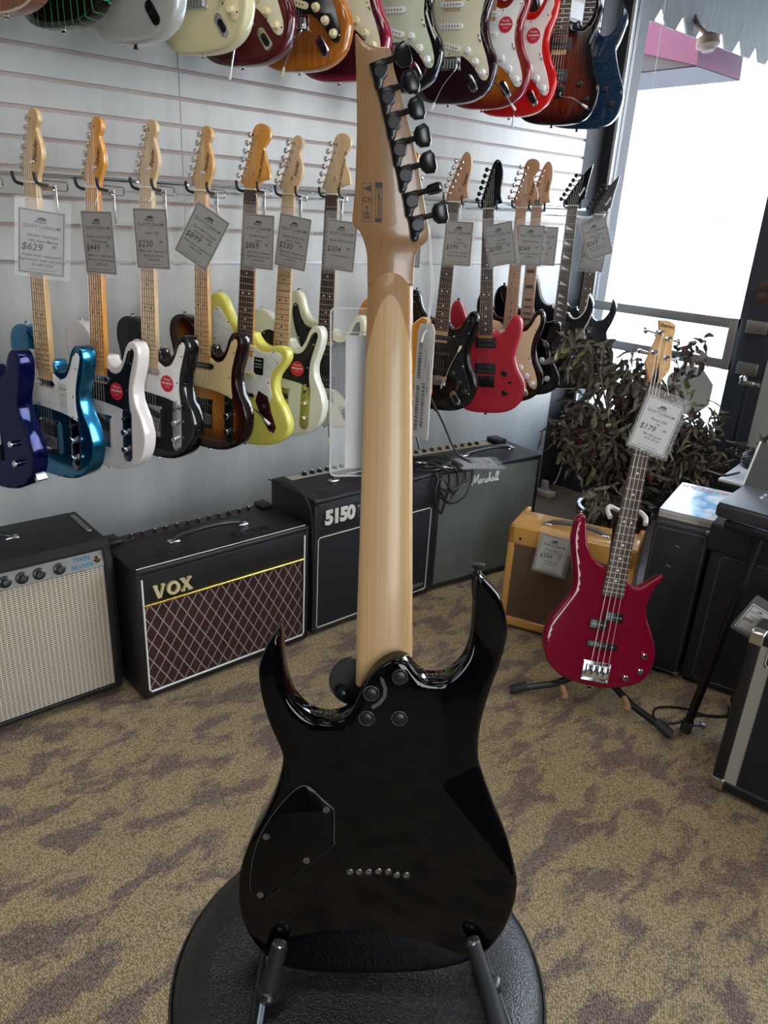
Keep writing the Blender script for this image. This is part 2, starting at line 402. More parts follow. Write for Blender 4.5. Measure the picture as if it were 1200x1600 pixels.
# entrance awning overhead, scalloped valance on its end
t = empty('entrance_awning', 'weathered grey scalloped awning hanging outside above the entrance door', 'awning', loc=(3.585, 2.45, 2.395))
scal = []
x = 0.
top = .42
pts = [(0, top)]
W_ = .205
for k in range(9):
    pts += [(k*W_ + .001, .045), (k*W_ + .058, -.03), (k*W_ + .147, -.03), (k*W_ + W_ - .001, .045)]
pts += [(9*W_, top)]
MB().prism(pts, 0, .012).build('valance', aw, t)
MB().box((0, -2.2, .40), (1.9, .0, .415)).build('canopy', aw, t)
MB().tube([(-.02, -.03, .30), (1.9, -.03, .30)], .018).tube([(-.02, -1.0, .33), (1.9, -1.0, .33)], .018).build('frame_rail', alum, t)
pk = mat('faded_magenta_canvas', (.055, .005, .022), .8)
tg_ = empty('neighbour_awning', 'magenta canvas awning of the shop next door, beyond the grey scallops', 'awning', loc=(4.6, 3.1, 2.33))
mg = MB(); mg.add([(0, -.415, .0), (0, .6, .27), (0, .6, .55), (0, -.405, .13), (.55, -.415, .0), (.55, .6, .27), (.55, .6, .55), (.55, -.405, .13)], [(0, 1, 2, 3), (4, 7, 6, 5), (0, 3, 7, 4), (3, 2, 6, 7), (1, 5, 6, 2)])
mg.build('canvas', pk, tg_); MB().box((.02, -.41, -.004), (.55, .6, .004)).add([(.02, -.41, 0), (.02, .6, 0), (.02, .6, .27)], [(0, 1, 2)]).build('underside', mat('dark_canvas', (.018, .011, .013), .8), tg_)
lm = empty('outdoor_lamp', 'small rusty gooseneck lamp hanging under the grey awning outside', 'lamp', loc=(4.1, 2.36, 2.335))
MB().tube([(0, .14, .30), (0, .12, .16), (0, .06, .07), (0, .01, .03)], .012).build('neck', mat('rust', (.07, .045, .035), .8), lm)
MB().lathe((0, 0, .035), (0, -.2, -1), [(.02, 0), (.055, .02), (.06, .06), (.04, .07), (.03, .085)]).build('lamp_head', MATS['rust'], lm)
tag(MB().tube([(3.42, 2.204, 2.75), (3.42, 2.204, 2.36), (3.42, 2.198, 2.1), (3.42, 2.189, 1.86)], .0016, 5).build('hanging_string', thread), 'thin white string hanging down in front of the door glass', 'string')
bd = mat('far_building_wall', (.55, .52, .48), .9)
b1 = empty('far_building', 'distant pale blue-windowed building seen faintly through the door glass', 'building', loc=(54, 25.4, 0))
MB().box((-1, -.55, -.1), (1, .45, 4.3)).build('wall', bd, b1)
for k in range(3): MB().box((-1.03, -.42, 2.3 + k*.6), (-1, .05, 2.75 + k*.6)).build('window', mat('far_window', (.30, .42, .50), .2), b1)
bushm = mat('far_bush', (.22, .28, .20), .9)
bb = MB()
for k in range(90):
    a = random.random()*PI; rr = random.random()**.5
    bb.lathe((50, 25.8 + rr*math.cos(a)*.95, 1.75 + rr*math.sin(a)*.72), (random.random()-.5, random.random()-.5, 1), [(.02, 0), (.11, .05), (.13, .11), (.08, .18), (.01, .2)], 7)
tag(bb.tube([(50, 25.8, -.06), (50, 25.8, 1.9)], .12, 8).build('roadside_tree', bushm), 'faint round green tree across the street outside', 'tree')
struct(MB().box((47.9, 8, -.1), (48, 40, 2.12)).build('haze_wall_far', mat('white_haze', (.75, .74, .72), .9)))  # pale slab added as the bright white haze below the tree crown
# ceiling fill lights, added unseen above the frame to brighten the room
emi = mat('fill_light_diffuser', (1, 1, 1), .5, emis=((1, .97, .92), 9))
for x, y, wh in ((-1.5, .9, 'left of the guitar wall'), (.7, .9, 'in front of the middle of the guitar wall'), (2.5, .9, 'nearest the entrance door'), (-1.5, -1.4, 'in the rear left of the shop'), (.7, -1.4, 'behind the camera'), (2.5, -1.4, 'by the far shop window')):
    t = empty('ceiling_fill_light', 'unseen ceiling fill light added ' + wh, 'light', 'added ceiling fill lights', loc=(x, y, 2.93))
    MB().box((-.62, -.16, 0), (.62, .16, .07), .004).build('housing', whitep, t)
    MB().box((-.60, -.14, -.012), (.60, .14, 0)).build('diffuser', emi, t)

# ------------------------------------------------------------------ body outlines (metres, x to the player's treble side as seen from the front)
TELE = [(0, 0), (-.08, .008), (-.135, .04), (-.162, .1), (-.157, .16), (-.132, .212), (-.119, .25), (-.127, .30), (-.138, .345), (-.13, .385), (-.10, .405), (-.065, .40), (-.04, .378), (-.029, .365, 1),
        (-.028, .33), (.028, .325, 1), (.034, .312), (.05, .298), (.07, .303), (.085, .325), (.096, .355), (.112, .375), (.133, .372), (.143, .345), (.136, .30), (.122, .25), (.128, .208), (.152, .16), (.163, .105), (.142, .045), (.085, .009)]
STRAT = [(0, 0), (-.08, .007), (-.135, .04), (-.163, .1), (-.158, .158), (-.136, .21), (-.126, .25), (-.133, .30), (-.149, .36), (-.153, .41), (-.14, .448), (-.119, .455), (-.102, .435), (-.09, .40), (-.068, .368), (-.036, .356), (-.029, .35, 1),
         (.029, .345, 1), (.036, .335), (.055, .328), (.075, .34), (.09, .368), (.107, .395), (.128, .397), (.143, .37), (.139, .32), (.124, .27), (.121, .232), (.135, .185), (.157, .145), (.164, .10), (.142, .042), (.085, .008)]
JAG = [(.0, 0), (.06, .003), (.122, .018), (.161, .05), (.169, .09), (.15, .135), (.125, .17), (.113, .205), (.118, .24), (.139, .272), (.152, .30), (.145, .326), (.118, .335), (.085, .328), (.058, .332), (.038, .348), (.03, .362, 1),
       (-.03, .37, 1), (-.048, .385), (-.068, .418), (-.088, .452), (-.115, .470), (-.141, .452), (-.152, .41), (-.147, .36), (-.133, .31), (-.13, .26), (-.142, .21), (-.16, .16), (-.167, .11), (-.156, .06), (-.12, .02), (-.06, .004)]
LP = [(0, 0), (.08, .006), (.14, .04), (.166, .095), (.163, .15), (.14, .2), (.118, .24), (.114, .272), (.124, .305), (.137, .34), (.135, .372), (.118, .382), (.098, .37), (.078, .352), (.056, .345), (.038, .356), (.03, .372, 1), (-.03, .42, 1),
      (-.07, .432), (-.11, .424), (-.135, .39), (-.138, .34), (-.122, .29), (-.113, .26), (-.122, .225), (-.146, .185), (-.166, .14), (-.165, .09), (-.14, .04), (-.08, .006)]
RGB_ = [(-.1154, .4285, 1), (-.1116, .3801), (-.1061, .3562), (-.0998, .3419), (-.0842, .3261), (-.0656, .3203), (-.0491, .3229), (-.0385, .3299), (-.0307, .3437), (-.0231, .362), (-.0099, .3817), (.0034, .3924), (.0153, .3963), (.0266, .392), (.0354, .381), (.0441, .3729), (.0569, .3701), (.0703, .3725), (.0827, .3825), (.0927, .3983), (.0972, .4205), (.0985, .4498), (.0972, .475), (.0991, .4893), (.1053, .4894), (.1161, .4796), (.1256, .4675), (.1327, .4488), (.1371, .4292), (.136, .4071), (.1308, .3825), (.1214, .3538), (.1134, .3224), (.1101, .2961), (.1112, .2688), (.117, .25), (.1301, .2151), (.1466, .1765), (.1572, .1405), (.1605, .1173), (.1567, .0869), (.146, .0561), (.1289, .0317), (.1051, .0157), (.0596, .0027), (-.0015, -.0018), (-.0627, -.0019), (-.1056, .0036), (-.1299, .0154), (-.1479, .0359), (-.161, .0631), (-.1666, .0885), (-.1669, .112), (-.1627, .1387), (-.1517, .1718), (-.1351, .2045), (-.1215, .2367), (-.114, .2652), (-.1139, .2809), (-.1195, .2963), (-.1272, .3155), (-.1347, .3413), (-.1386, .3669), (-.1384, .3864), (-.1303, .4088), (-.1196, .4258)]
RG = [(-p[0], p[1] + .002) for p in RGB_]
RG = [(0.115, .43, 1), (.111, .38), (.105, .357), (.084, .328), (.06, .322), (.042, .332), (.031, .345), (-.031, .36), (-.04, .376), (-.057, .372), (-.08, .382), (-.094, .402), (-.104, .43), (-.116, .47), (-.132, .502, 1), (-.141, .46), (-.138, .40), (-.122, .355), (-.111, .30), (-.112, .268), (-.13, .215), (-.157, .14), (-.161, .115), (-.157, .087), (-.146, .056), (-.128, .031), (-.10, .012), (-.05, .002), (0, 0), (.05, .001), (.10, .008), (.13, .02), (.155, .05), (.166, .09), (.163, .139), (.135, .2045), (.114, .265), (.115, .285), (.127, .315), (.139, .36), (.139, .386), (.130, .409)]
OUT = dict(tele=TELE, strat=STRAT, jag=JAG, lp=LP, rg=RG)
def forearm(x, z):
    d = (-x*.80 - z*.60*-1) - .0
    d = (-x)*.82 + (.06 - abs(z-.15))*.0 - .098 + (z-.12)*-.35
    return max(0., d) * .38
# headstocks seen from the front, nut at the origin
HEAD = dict(
 tele=[(-.0215, 0, 1), (-.024, .012), (-.036, .022), (-.033, .04), (-.016, .10), (.0, .16), (.004, .18), (.015, .192), (.028, .190), (.037, .178), (.037, .16), (.030, .146), (.029, .136), (.036, .115), (.042, .09), (.041, .065), (.032, .04), (.024, .02), (.0215, 0, 1)],
 strat=[(-.0215, 0, 1), (-.024, .012), (-.036, .022), (-.033, .04), (-.016, .10), (-.002, .155), (.0, .178), (.012, .197), (.031, .199), (.045, .185), (.046, .166), (.036, .150), (.034, .138), (.043, .11), (.051, .085), (.053, .062), (.049, .05, 1), (.038, .036), (.026, .026), (.0215, .012), (.0215, 0, 1)],
 big=[(-.0215, 0, 1), (-.024, .012), (-.036, .022), (-.033, .04), (-.016, .10), (-.005, .15), (-.004, .175), (.008, .2), (.032, .206), (.052, .193), (.056, .168), (.046, .147), (.038, .132), (.044, .105), (.054, .08), (.061, .055), (.062, .040, 1), (.045, .034), (.03, .026), (.0215, .012), (.0215, 0, 1)],
 blade=[(-.0215, 0, 1), (-.03, .012), (-.030, .035), (-.012, .10), (.008, .165), (.018, .188), (.030, .196), (.042, .184), (.050, .155), (.050, .12), (.045, .085), (.045, .05), (.052, .022, 1), (.036, .018), (.0215, .010), (.0215, 0, 1)],
 ibz=[(-.0215, 0, 1), (-.037, .010), (-.034, .03), (-.008, .09), (.022, .150), (.040, .185), (.064, .218, 1), (.057, .16), (.050, .10), (.047, .055), (.046, .042, 1), (.034, .03), (.028, .014), (.0215, 0, 1)],
 lp=[(-.0215, 0, 1), (-.03, .03), (-.036, .08), (-.042, .14), (-.045, .165), (-.03, .175), (-.012, .172), (0, .166), (.012, .172), (.03, .175), (.045, .165), (.042, .14), (.036, .08), (.03, .03), (.0215, 0, 1)])
POSTS = dict(tele=((-.026, .040), (.009, .165)), strat=((-.026, .040), (.010, .168)), big=((-.026, .040), (.008, .168)), blade=((-.020, .035), (.016, .155)), ibz=((-.024, .030), (.028, .155)))
GUARD = dict(
 strat=[(-.029, .325, 1), (-.045, .338), (-.075, .345), (-.098, .372), (-.112, .41), (-.125, .415), (-.132, .385), (-.12, .33), (-.098, .28), (-.09, .23), (-.088, .18), (-.07, .148), (-.046, .140, 1), (.046, .140, 1), (.07, .125), (.095, .10), (.118, .072), (.137, .070), (.142, .095), (.128, .14), (.108, .185), (.099, .23), (.106, .29), (.125, .345), (.121, .378), (.107, .368), (.092, .335), (.07, .308), (.045, .303), (.029, .308, 1)],
 tele=[(-.029, .34, 1), (-.055, .345), (-.08, .33), (-.094, .30), (-.094, .25), (-.09, .21), (-.092, .185, 1), (-.04, .196, 1), (.06, .188), (.112, .175, 1), (.106, .215), (.108, .26), (.120, .31), (.129, .345), (.120, .358), (.106, .345), (.094, .315), (.076, .288), (.05, .280), (.029, .290, 1)],
 jag=[(-.029, .345, 1), (-.05, .36), (-.07, .39), (-.095, .42), (-.115, .425), (-.125, .39), (-.12, .33), (-.10, .27), (-.085, .22), (-.05, .19), (.0, .18), (.05, .165), (.085, .15), (.105, .17), (.095, .21), (.10, .25), (.125, .28), (.132, .305), (.11, .315), (.07, .308), (.04, .315), (.029, .325, 1)])

# ------------------------------------------------------------------ electric guitars on the wall
def paint(name, col, rough=.12, metal=0., fn=None): return mat('paint_' + name, col, rough if metal else min(rough, .09), metal, coat=1. if metal else 0., fn=fn)
def capsule(x, z, w, h, rot=0., n=8):
    """rounded bar outline centred at (x,z)"""
    r = min(w, h)/2; pts = []
    if w >= h: cs = [(w/2-r, 0, -PI/2), (-w/2+r, 0, PI/2)]
    else: cs = [(0, h/2-r, 0), (0, -h/2+r, PI)]
    for cx, cz, a0 in cs:
        for k in range(n+1):
            a = a0 + PI*k/n; pts.append((cx + r*math.cos(a), cz + r*math.sin(a)))
    c, s = math.cos(rot), math.sin(rot)
    return [(x + p*c - q*s, z + p*s + q*c) for p, q in pts]
def rrect(x, z, w, h, r=.003, rot=0.):
    pts = []
    for cx, cz, a0 in ((w/2-r, h/2-r, 0), (-w/2+r, h/2-r, PI/2), (-w/2+r, -h/2+r, PI), (w/2-r, -h/2+r, 1.5*PI)):
        for k in range(5):
            a = a0 + PI/2*k/4; pts.append((cx + r*math.cos(a), cz + r*math.sin(a)))
    c, s = math.cos(rot), math.sin(rot)
    return [(x + p*c - q*s, z + p*s + q*c) for p, q in pts]

def guitar(label, group, B, lean, kind='strat', L=.775, body=None, board='maple', neckm=None, head='strat', logo='', logom=None, guard=None,
           pickups=(), bridge='strat', knobs=(), knobm=None, switch=None, jack=None, sticker=False, arm=False, armtip=None, frets=21, headm=None,
           binding=None, post=None, dots=None, blocks=False, yaw=-62, strapm=None, extras=None, scale=.648, boltcut=True):
    ax = Vector(lean)
    M = frame(B, ax, (math.cos(math.radians(yaw)), math.sin(math.radians(yaw)), 0))
    T = empty('electric_guitar', label, 'guitar', group, M=M)
    th = .044
    ol = spline(OUT[kind], 5)
    cf = forearm if kind in ('strat',) else None
    bo = body_mb(kind, ol, th, {'tele': .0032, 'lp': .004, 'rg': .005}.get(kind, .0078), .012, cut_front=cf).build('body', body, T, sharp=50)
    if binding:
        rim = [(x*1.0, z) for x, z in ol]; mb = MB(); mb.tube([(x*.992, .0035, z*.992 + .0015) for x, z in rim] + [(rim[0][0]*.992, .0035, rim[0][1]*.992 + .0015)], .0032, 6, caps=False)
        mb.build('binding', binding, T)
    board_m = {'maple': neckm, 'rose': rosewood}[board]
    zend = L - scale*(1 - 2**(-(frets + .6)/12.)); zn = L
    # neck wood
    mb = MB(); rings = []
    zz = [zend - .045 if kind != 'lp' else zend, zend + .0, zend + .05, zend + .12, L - .05, L]
    v = []; ns_ = 13
    for z in zz:
        u = (z - zend)/(L - zend); wd = .028 + (.0212-.028)*max(0, u); dp = .030 if z <= zend + .001 else (.022 if u < .9 else .0195)
        if u <= 0.02: dp = .026
        for k in range(ns_):
            a = PI*k/(ns_-1); v.append((wd*math.cos(a), -.0035 + dp*math.sin(a)**.75, z))
    f = []
    for i in range(len(zz)-1):
        for k in range(ns_-1): f.append((i*ns_+k, i*ns_+k+1, (i+1)*ns_+k+1, (i+1)*ns_+k))
        f.append((i*ns_+ns_-1, i*ns_, (i+1)*ns_, (i+1)*ns_+ns_-1))
    f.append(tuple(range(ns_))); f.append(tuple((len(zz)-1)*ns_+k for k in range(ns_)))
    mb.add(v, f).build('neck', neckm, T, sharp=45)
    MB().prism([(-.028, zend), (-.0212, L-.001), (.0212, L-.001), (.028, zend)], -.0095, -.0034, .0006).build('fretboard', board_m, T)
    fr = MB(); dt = MB()
    fz = [L - scale*(1 - 2**(-i/12.)) for i in range(frets+1)]
    wat = lambda z: .0212 + (.028-.0212)*(L-z)/(L-zend)
    fmat = fretm if board == 'rose' else mat('dark_fret_wire', (.22, .16, .11), .3, 1)  # darker brown fret metal on maple boards
    for i in range(1, frets+1): MB().box((-wat(fz[i]), -.0106, fz[i]-.0009), (wat(fz[i]), -.0093, fz[i]+.0009)).build('fret', fmat, T)
    for i in (3, 5, 7, 9, 12, 15, 17, 19, 21):
        if i > frets: continue
        z = (fz[i]+fz[i-1])/2
        if blocks:
            MB().box((-.017, -.0098, z-.007 if i < 15 else z-.004), (.017, -.0094, z+.007 if i < 15 else z+.004)).build('fret_marker', inkb, T); continue
        if dots:
            MB().prism([(-.016, z-.007), (.016, z-.009), (-.016, z+.009)], -.0099, -.0094).build('fret_marker', dots, T); continue
        for x in ((0,) if i != 12 else (-.011, .011)): MB().lathe((x, -.0093, z), (0, -1, 0), [(.0032, 0), (.0032, .0006)], 10).build('fret_marker', inkb if board == 'maple' else bone, T)
    MB().box((-.0212, -.0125, L), (.0212, -.002, L+.0035), .0006).build('nut', bone, T)
    # headstock
    hk = .74 if head == 'ibz' else .865
    ho = [(x, z*hk + L) for x, z in spline(HEAD[head], 5)]
    MB().prism(ho, -.0035, .0105, .0012).build('headstock', headm or neckm, T, sharp=50)
    pm = post or chrome
    if head == 'lp': posts = [(sx_*.024, (.035 + .043*k)*hk, sx_) for sx_ in (-1, 1) for k in range(3)]
    else:
        (ax0, az0), (ax1, az1) = POSTS[head]; posts = [(ax0 + (ax1-ax0)*k/5, (az0 + (az1-az0)*k/5)*hk, -1) for k in range(6)]
    for x, z, s in posts:
        mb = MB(); mb.lathe((x, -.003, z+L), (0, -1, 0), [(.0052, 0), (.0052, .0012), (.0032, .002), (.0028, .012), (.0034, .0145)], 10)
        d = Vector((s, 0, .12)).normalized(); q0 = Vector((x, .014, z+L)) + d*.008; q1 = Vector((x, .014, z+L)) + d*.024
        mb.box((x-.008, .0105, z+L-.008), (x+.008, .019, z+L+.008), .002)
        mb.cyl(q0, q1, .0022, 6)
        p_ = q1 + d*.007; o0 = len(mb.v)
        mb.lathe((0, 0, 0), (0, 0, 1), [(.002, -.008), (.0075, -.005), (.0085, 0), (.0075, .005), (.002, .008)], 10)
        mb.xf(Matrix.Translation(p_) @ Matrix.Rotation(PI/2, 4, 'Y') @ Matrix.Scale(.42, 4, (0, 1, 0)), o0)
        mb.build('tuning_peg', pm, T, sharp=50)
    if head not in ('lp', 'ibz'):
        x, z = posts[3][0] + .016, posts[2][1]
        MB().lathe((x, -.003, z - .03 + L), (0, -1, 0), [(.004, 0), (.002, .003), (.005, .006), (.005, .007)], 10).build('string_tree', pm, T)
    if logo:
        mb = MB()
        k = dict(tele=(.0215, .085, .020, 1.50), strat=(.030, .082, .023, 1.50), big=(.036, .080, .022, 1.5), blade=(.034, .09, .019, 1.5), ibz=(.030, .075, .017, 1.2), lp=(0, .12, .014, 0))[head]
        put_text(mb, logo, k[2]*(.88 if len(logo) < 8 else .52), k[0] - (0 if len(logo) < 8 else .004), -.0041, k[1]*hk+L, rot=k[3] - .12, shear=.3, bold=.0003)
        mb.build('logo', logom or inkb, T, sharp=0)
    sad = L - scale
    yb = -.010
    # strings
    for i in range(6):
        u = (i-2.5)/2.5; x0 = u*.0255; x1 = u*.0175; px_, pz_, _ = posts[i]
        pz_ += L
        if head == 'lp': px_, pz_, _ = posts[[0, 1, 2, 5, 4, 3][i]]; pz_ += L
        MB().tube([(x0, -.014, sad), (x1, -.0125, L+.003), (px_ + .003, -.0085, pz_)], .00062 - i*.00006, 4, caps=False).build('string', stringm, T)
    # guard
    ytop = 0.
    if guard:
        g = spline(GUARD[kind], 4); MB().prism(g, -.0028, .0005, .0008).build('pickguard', guard, T, sharp=50); ytop = -.0028
        gsm = chrome if guard in (blackg, tort) else gunmetal
        for i in range(0, len(g), max(1, len(g)//11)):
            c_ = Vector((sum(p[0] for p in g)/len(g), sum(p[1] for p in g)/len(g))); p = Vector(g[i]); p = p + (c_-p).normalized()*.007
            MB().lathe((p.x, -.0028, p.y), (0, -1, 0), [(.0026, 0), (.002, .0008)], 8).build('guard_screw', gsm, T)
    # pickups: (type, z, rot, material)
    for ty, z, rt, pmat in pickups:
        z += sad; mb = MB()
        if ty == 'single':
            mb.prism(capsule(0, z, .084, .018, rt), ytop-.006, ytop+.001, .0015)
            o = mb.build('pickup', pmat, T)
            q = MB()
            for k in range(6):
                u = (k-2.5)*.0102; q.lathe((u*math.cos(rt), ytop-.006, z + u*math.sin(rt)), (0, -1, 0), [(.0024, 0), (.002, .0008)], 8)
            q.build('pole_pieces', gunmetal if pmat in (whitep, creamp) else steel, o)
        elif ty == 'hum':
            mb.prism(rrect(0, z, .088, .044, .004, rt), ytop-.003, ytop+.001, .001)
            mb.prism(rrect(0, z, .070, .037, .003, rt), ytop-.007, ytop-.002, .001)
            o = mb.build('pickup', pmat, T); q = MB()
            for s2 in (-.009, .009):
                for k in range(6): u = (k-2.5)*.0102; q.lathe((u, ytop-.007, z + s2), (0, -1, 0), [(.0024, 0), (.002, .0008)], 8)
            q.build('pole_pieces', steel, o)
        elif ty == 'lip':
            mb.prism(capsule(0, z, .076, .017, rt), ytop-.006, ytop+.001, .003); mb.build('pickup', chrome, T)
    # bridge
    br = MB()
    if bridge == 'tele':
        br.box((-.038, -.0015, sad-.040), (.038, .001, sad+.052), .0005).box((-.038, -.008, sad-.040), (.038, -.001, sad-.0385)).box((-.038, -.008, sad-.040), (-.0365, -.001, sad+.045)).box((.0365, -.008, sad-.040), (.038, -.001, sad+.045))
        o = br.build('bridge_plate', pearlp if False else chrome, T)
        MB().prism(capsule(0, sad+.03, .07, .018, -.26), -.006, -.001, .001).build('bridge_pickup', blackp, o)
        for k in range(6): u = (k-2.5)*.0105; MB().box((u-.0046, -.010, sad-.026), (u+.0046, -.004, sad+.003), .001).build('saddle', steel, o)
    elif bridge == 'strat':
        br.box((-.041, -.003, sad-.028), (.041, .001, sad+.012), .001)
        o = br.build('bridge_plate', chrome, T)
        for k in range(6): u = (k-2.5)*.0105; MB().box((u-.0047, -.011, sad-.024), (u+.0047, -.004, sad+.004), .001).build('saddle', steel, o)
    elif bridge == 'hard':
        br.box((-.041, -.006, sad-.035), (.041, .001, sad+.010), .002)
        o = br.build('bridge_plate', gunmetal, T)
        for k in range(6): u = (k-2.5)*.0105; MB().box((u-.0047, -.013, sad-.026), (u+.0047, -.005, sad+.004), .001).build('saddle', gunmetal, o)
    elif bridge == 'jag':
        br.box((-.043, -.010, sad-.006), (.043, -.003, sad+.008), .002); br.cyl((-.036, 0, sad), (-.036, -.008, sad), .005).cyl((.036, 0, sad), (.036, -.008, sad), .005)
        br.build('bridge', chrome, T)
        MB().prism([(-.026, sad-.02), (-.02, sad-.105), (-.01, sad-.115), (.01, sad-.115), (.02, sad-.105), (.026, sad-.02), (.02, sad-.015), (-.02, sad-.015)], -.003, .001, .0008).build('tailpiece', mat('dark_chrome', (.2, .2, .21), .15, 1), T)
    elif bridge == 'lp':
        br.box((-.041, -.016, sad-.006), (.041, -.006, sad+.006), .002).cyl((-.037, 0, sad), (-.037, -.012, sad), .004).cyl((.037, 0, sad), (.037, -.012, sad), .004)
        br.build('bridge', chrome, T); MB().box((-.045, -.017, sad-.052), (.045, -.006, sad-.040), .004).build('tailpiece', chrome, T)
    if arm:
        a0 = Vector((.03, -.008, sad-.012)); tip = armtip or (.045, -.03, sad-.16); tip = Vector(tip)
        pts = [a0, a0 + Vector((0, -.012, -.004)), a0 + Vector((0.002, -.02, -.02)), a0.lerp(tip, .5) + Vector((0, -.012, 0)), tip]
        o = MB().tube(spline3(pts), .0026, 8).build('tremolo_arm', chrome, T)
        d = (tip - pts[3]).normalized()
        MB().lathe(tip - d*.018, d, [(.002, 0), (.004, .006), (.0052, .022), (.0035, .028)], 10).build('arm_tip', creamp if armtip == 'c' else (whitep if guard != blackg else creamp), o)
    for k in knobs:
        x, z = k[:2]; km = knobm or whitep; st = k[2] if len(k) > 2 else 's'
        mb = MB()
        if st == 's': mb.lathe((x, ytop, z), (0, -1, 0), [(.0125, 0), (.0125, .002), (.0095, .004), (.0085, .013), (.0075, .0145)], 18)
        else: mb.lathe((x, ytop-.001, z), (0, -1, 0), [(.0085, 0), (.0088, .012), (.0088, .013), (.007, .0155)], 16)
        mb.build('control_knob', km, T, sharp=30)
    if switch:
        x, z, a = switch; mb = MB(); mb.prism(capsule(x, z, .026, .003, a), ytop-.0004, ytop+.0002); mb.build('switch_slot', blackm, T)
        MB().tube([(x, ytop, z), (x+.004, ytop-.012, z-.002)], .0022, 6).lathe((x+.004, ytop-.010, z-.002), (.2, -1, -.1), [(.0025, 0), (.004, .003), (.004, .010), (.003, .012)], 10).build('switch_tip', whitep if (knobm or whitep) in (whitep,) else (knobm or whitep), T)
    if kind == 'tele' and jack != 'none':
        cx = .098
        cm = jack or chrome
        MB().prism(capsule(cx, .112, .034, .155), -.0025, .0005, .0008).build('control_plate', cm, T)
        MB().tube([(cx, -.002, .165), (cx+.003, -.014, .163)], .002, 6).lathe((cx+.003, -.012, .163), (.2, -1, 0), [(.003, 0), (.005, .004), (.005, .010), (.003, .012)], 10).build('selector_switch', blackp, T)
        for z in (.122, .072): MB().lathe((cx, -.002, z), (0, -1, 0), [(.0095, 0), (.0095, .014), (.008, .0165), (.003, .0168)], 18).build('control_knob', chrome, T, sharp=30)
        MB().lathe((.146, .022, .062), (1, 0, -.75), [(.013, -.002), (.013, .002), (.009, .003), (.006, .0015)], 14).build('output_jack', chrome, T)
    elif kind == 'strat' and jack:
        x, z = .085, .060; rt = -.95
        o = MB().prism(capsule(x, z, .062, .026, rt), -.0030, .0005, .001).build('jack_plate', jack, T)
        MB().prism(capsule(x + .002, z - .002, .036, .017, rt), -.0034, -.0028).lathe((x, -.002, z), (.4, -1, -.5), [(.006, 0), (.006, .003), (.003, .003)], 10).build('jack_socket', gunmetal, o)
    if sticker:
        x, z = (.062, .232) if kind == 'tele' else (.066, .255)
        mb = MB(); mb.lathe((x, ytop-.0002, z), (0, -1, 0), [(.0245, 0), (.0245, .0004)], 32); o = mb.build('round_sticker', stickred, T, sharp=30)
        q = MB(); put_text(q, 'Fender', .010, x, ytop-.0009, z+.012, shear=.3); put_text(q, 'FREE LESSONS', .0062, x, ytop-.0009, z+.001, bold=.0003); put_text(q, 'ONLINE', .0045, x, ytop-.0009, z-.009)
        q.build('sticker_text', whitep, o, sharp=0)
    sm = strapm or chrome
    MB().lathe((0, .022, .0), (0, 0, -1), [(.006, -.002), (.004, .004), (.0065, .008), (.0065, .0095)], 12).build('strap_button', sm, T)
    i_ = max(range(len(ol)), key=lambda i: ol[i][1] - (.15 if ol[i][0] > 0 else 0))
    x, z = ol[i_]
    if kind == 'lp': x, z = -.06, .43
    MB().lathe((x, .022, z-.002), (0, 0, 1), [(.006, -.002), (.004, .004), (.0065, .008), (.0065, .0095)], 12).build('strap_button', sm, T)
    if extras: extras(T, ytop, sad)
    return T

def spline3(pts, seg=8):
    P = [np.array(p, float) for p in pts]; out = []
    for i in range(len(P)-1):
        a = P[i-1] if i else 2*P[0]-P[1]; b = P[i]; c = P[i+1]; d = P[i+2] if i+2 < len(P) else 2*P[-1]-P[-2]
        for s in range(seg):
            t = s/seg; out.append(tuple(.5*((2*b) + (-a+c)*t + (2*a-5*b+4*c-d)*t*t + (-a+3*b-3*c+d)*t**3)))
    out.append(tuple(P[-1])); return out

LOW = 'electric guitars hanging in the lower row'
UPP = 'electric guitars hanging in the upper row'
S3 = lambda m: (('single', .041, -.26, m), ('single', .099, 0, m), ('single', .160, 0, m))
KS = ((.064, .155), (.094, .122), (.121, .090)); SW = (.100, .190, -1.05)
LIP = (('lip', .155, 0, chrome),)

blue = paint('metallic_blue', (.006, .17, .34), .22, .9); dblue = mat('paint_deep_blue', (.0008, .0045, .055), .10, .5)
pwhite = paint('pinkish_white', (.72, .66, .63), .12); pblack = paint('black', (.006, .006, .007), .06)
pyellow = paint('pastel_yellow', (.72, .66, .13), .12); pcream = paint('pale_cream', (.68, .66, .44), .15)
sunb = paint('sunburst', (.2, .05, .01), .08, fn=burst_fn([(.0, (.012, .004, .004)), (.16, (.05, .010, .004)), (.42, (.34, .12, .02)), (.8, (.50, .22, .04))], .2))
sunb2 = paint('two_tone_sunburst', (.2, .05, .01), .1, fn=burst_fn([(.0, (.008, .005, .004)), (.2, (.03, .012, .006)), (.5, (.34, .10, .02)), (.8, (.45, .16, .03))], .1))
pred = mat('paint_flat_red', (.46, .022, .040), .28)
for e_ in (sunb, sunb2):
    pass
def scl(m, k):
    for n_ in m.node_tree.nodes:
        if n_.type == 'VALTORGB' and len(n_.color_ramp.elements) == 4:
            for e in n_.color_ramp.elements: e.position = e.position * k
for m_ in (sunb, sunb2): scl(m_, .16)
amber = paint('flame_amber', (.5, .2, .03), .1, fn=wood_fn((.42, .13, .008), (.66, .27, .03), (6, 6, 60)))

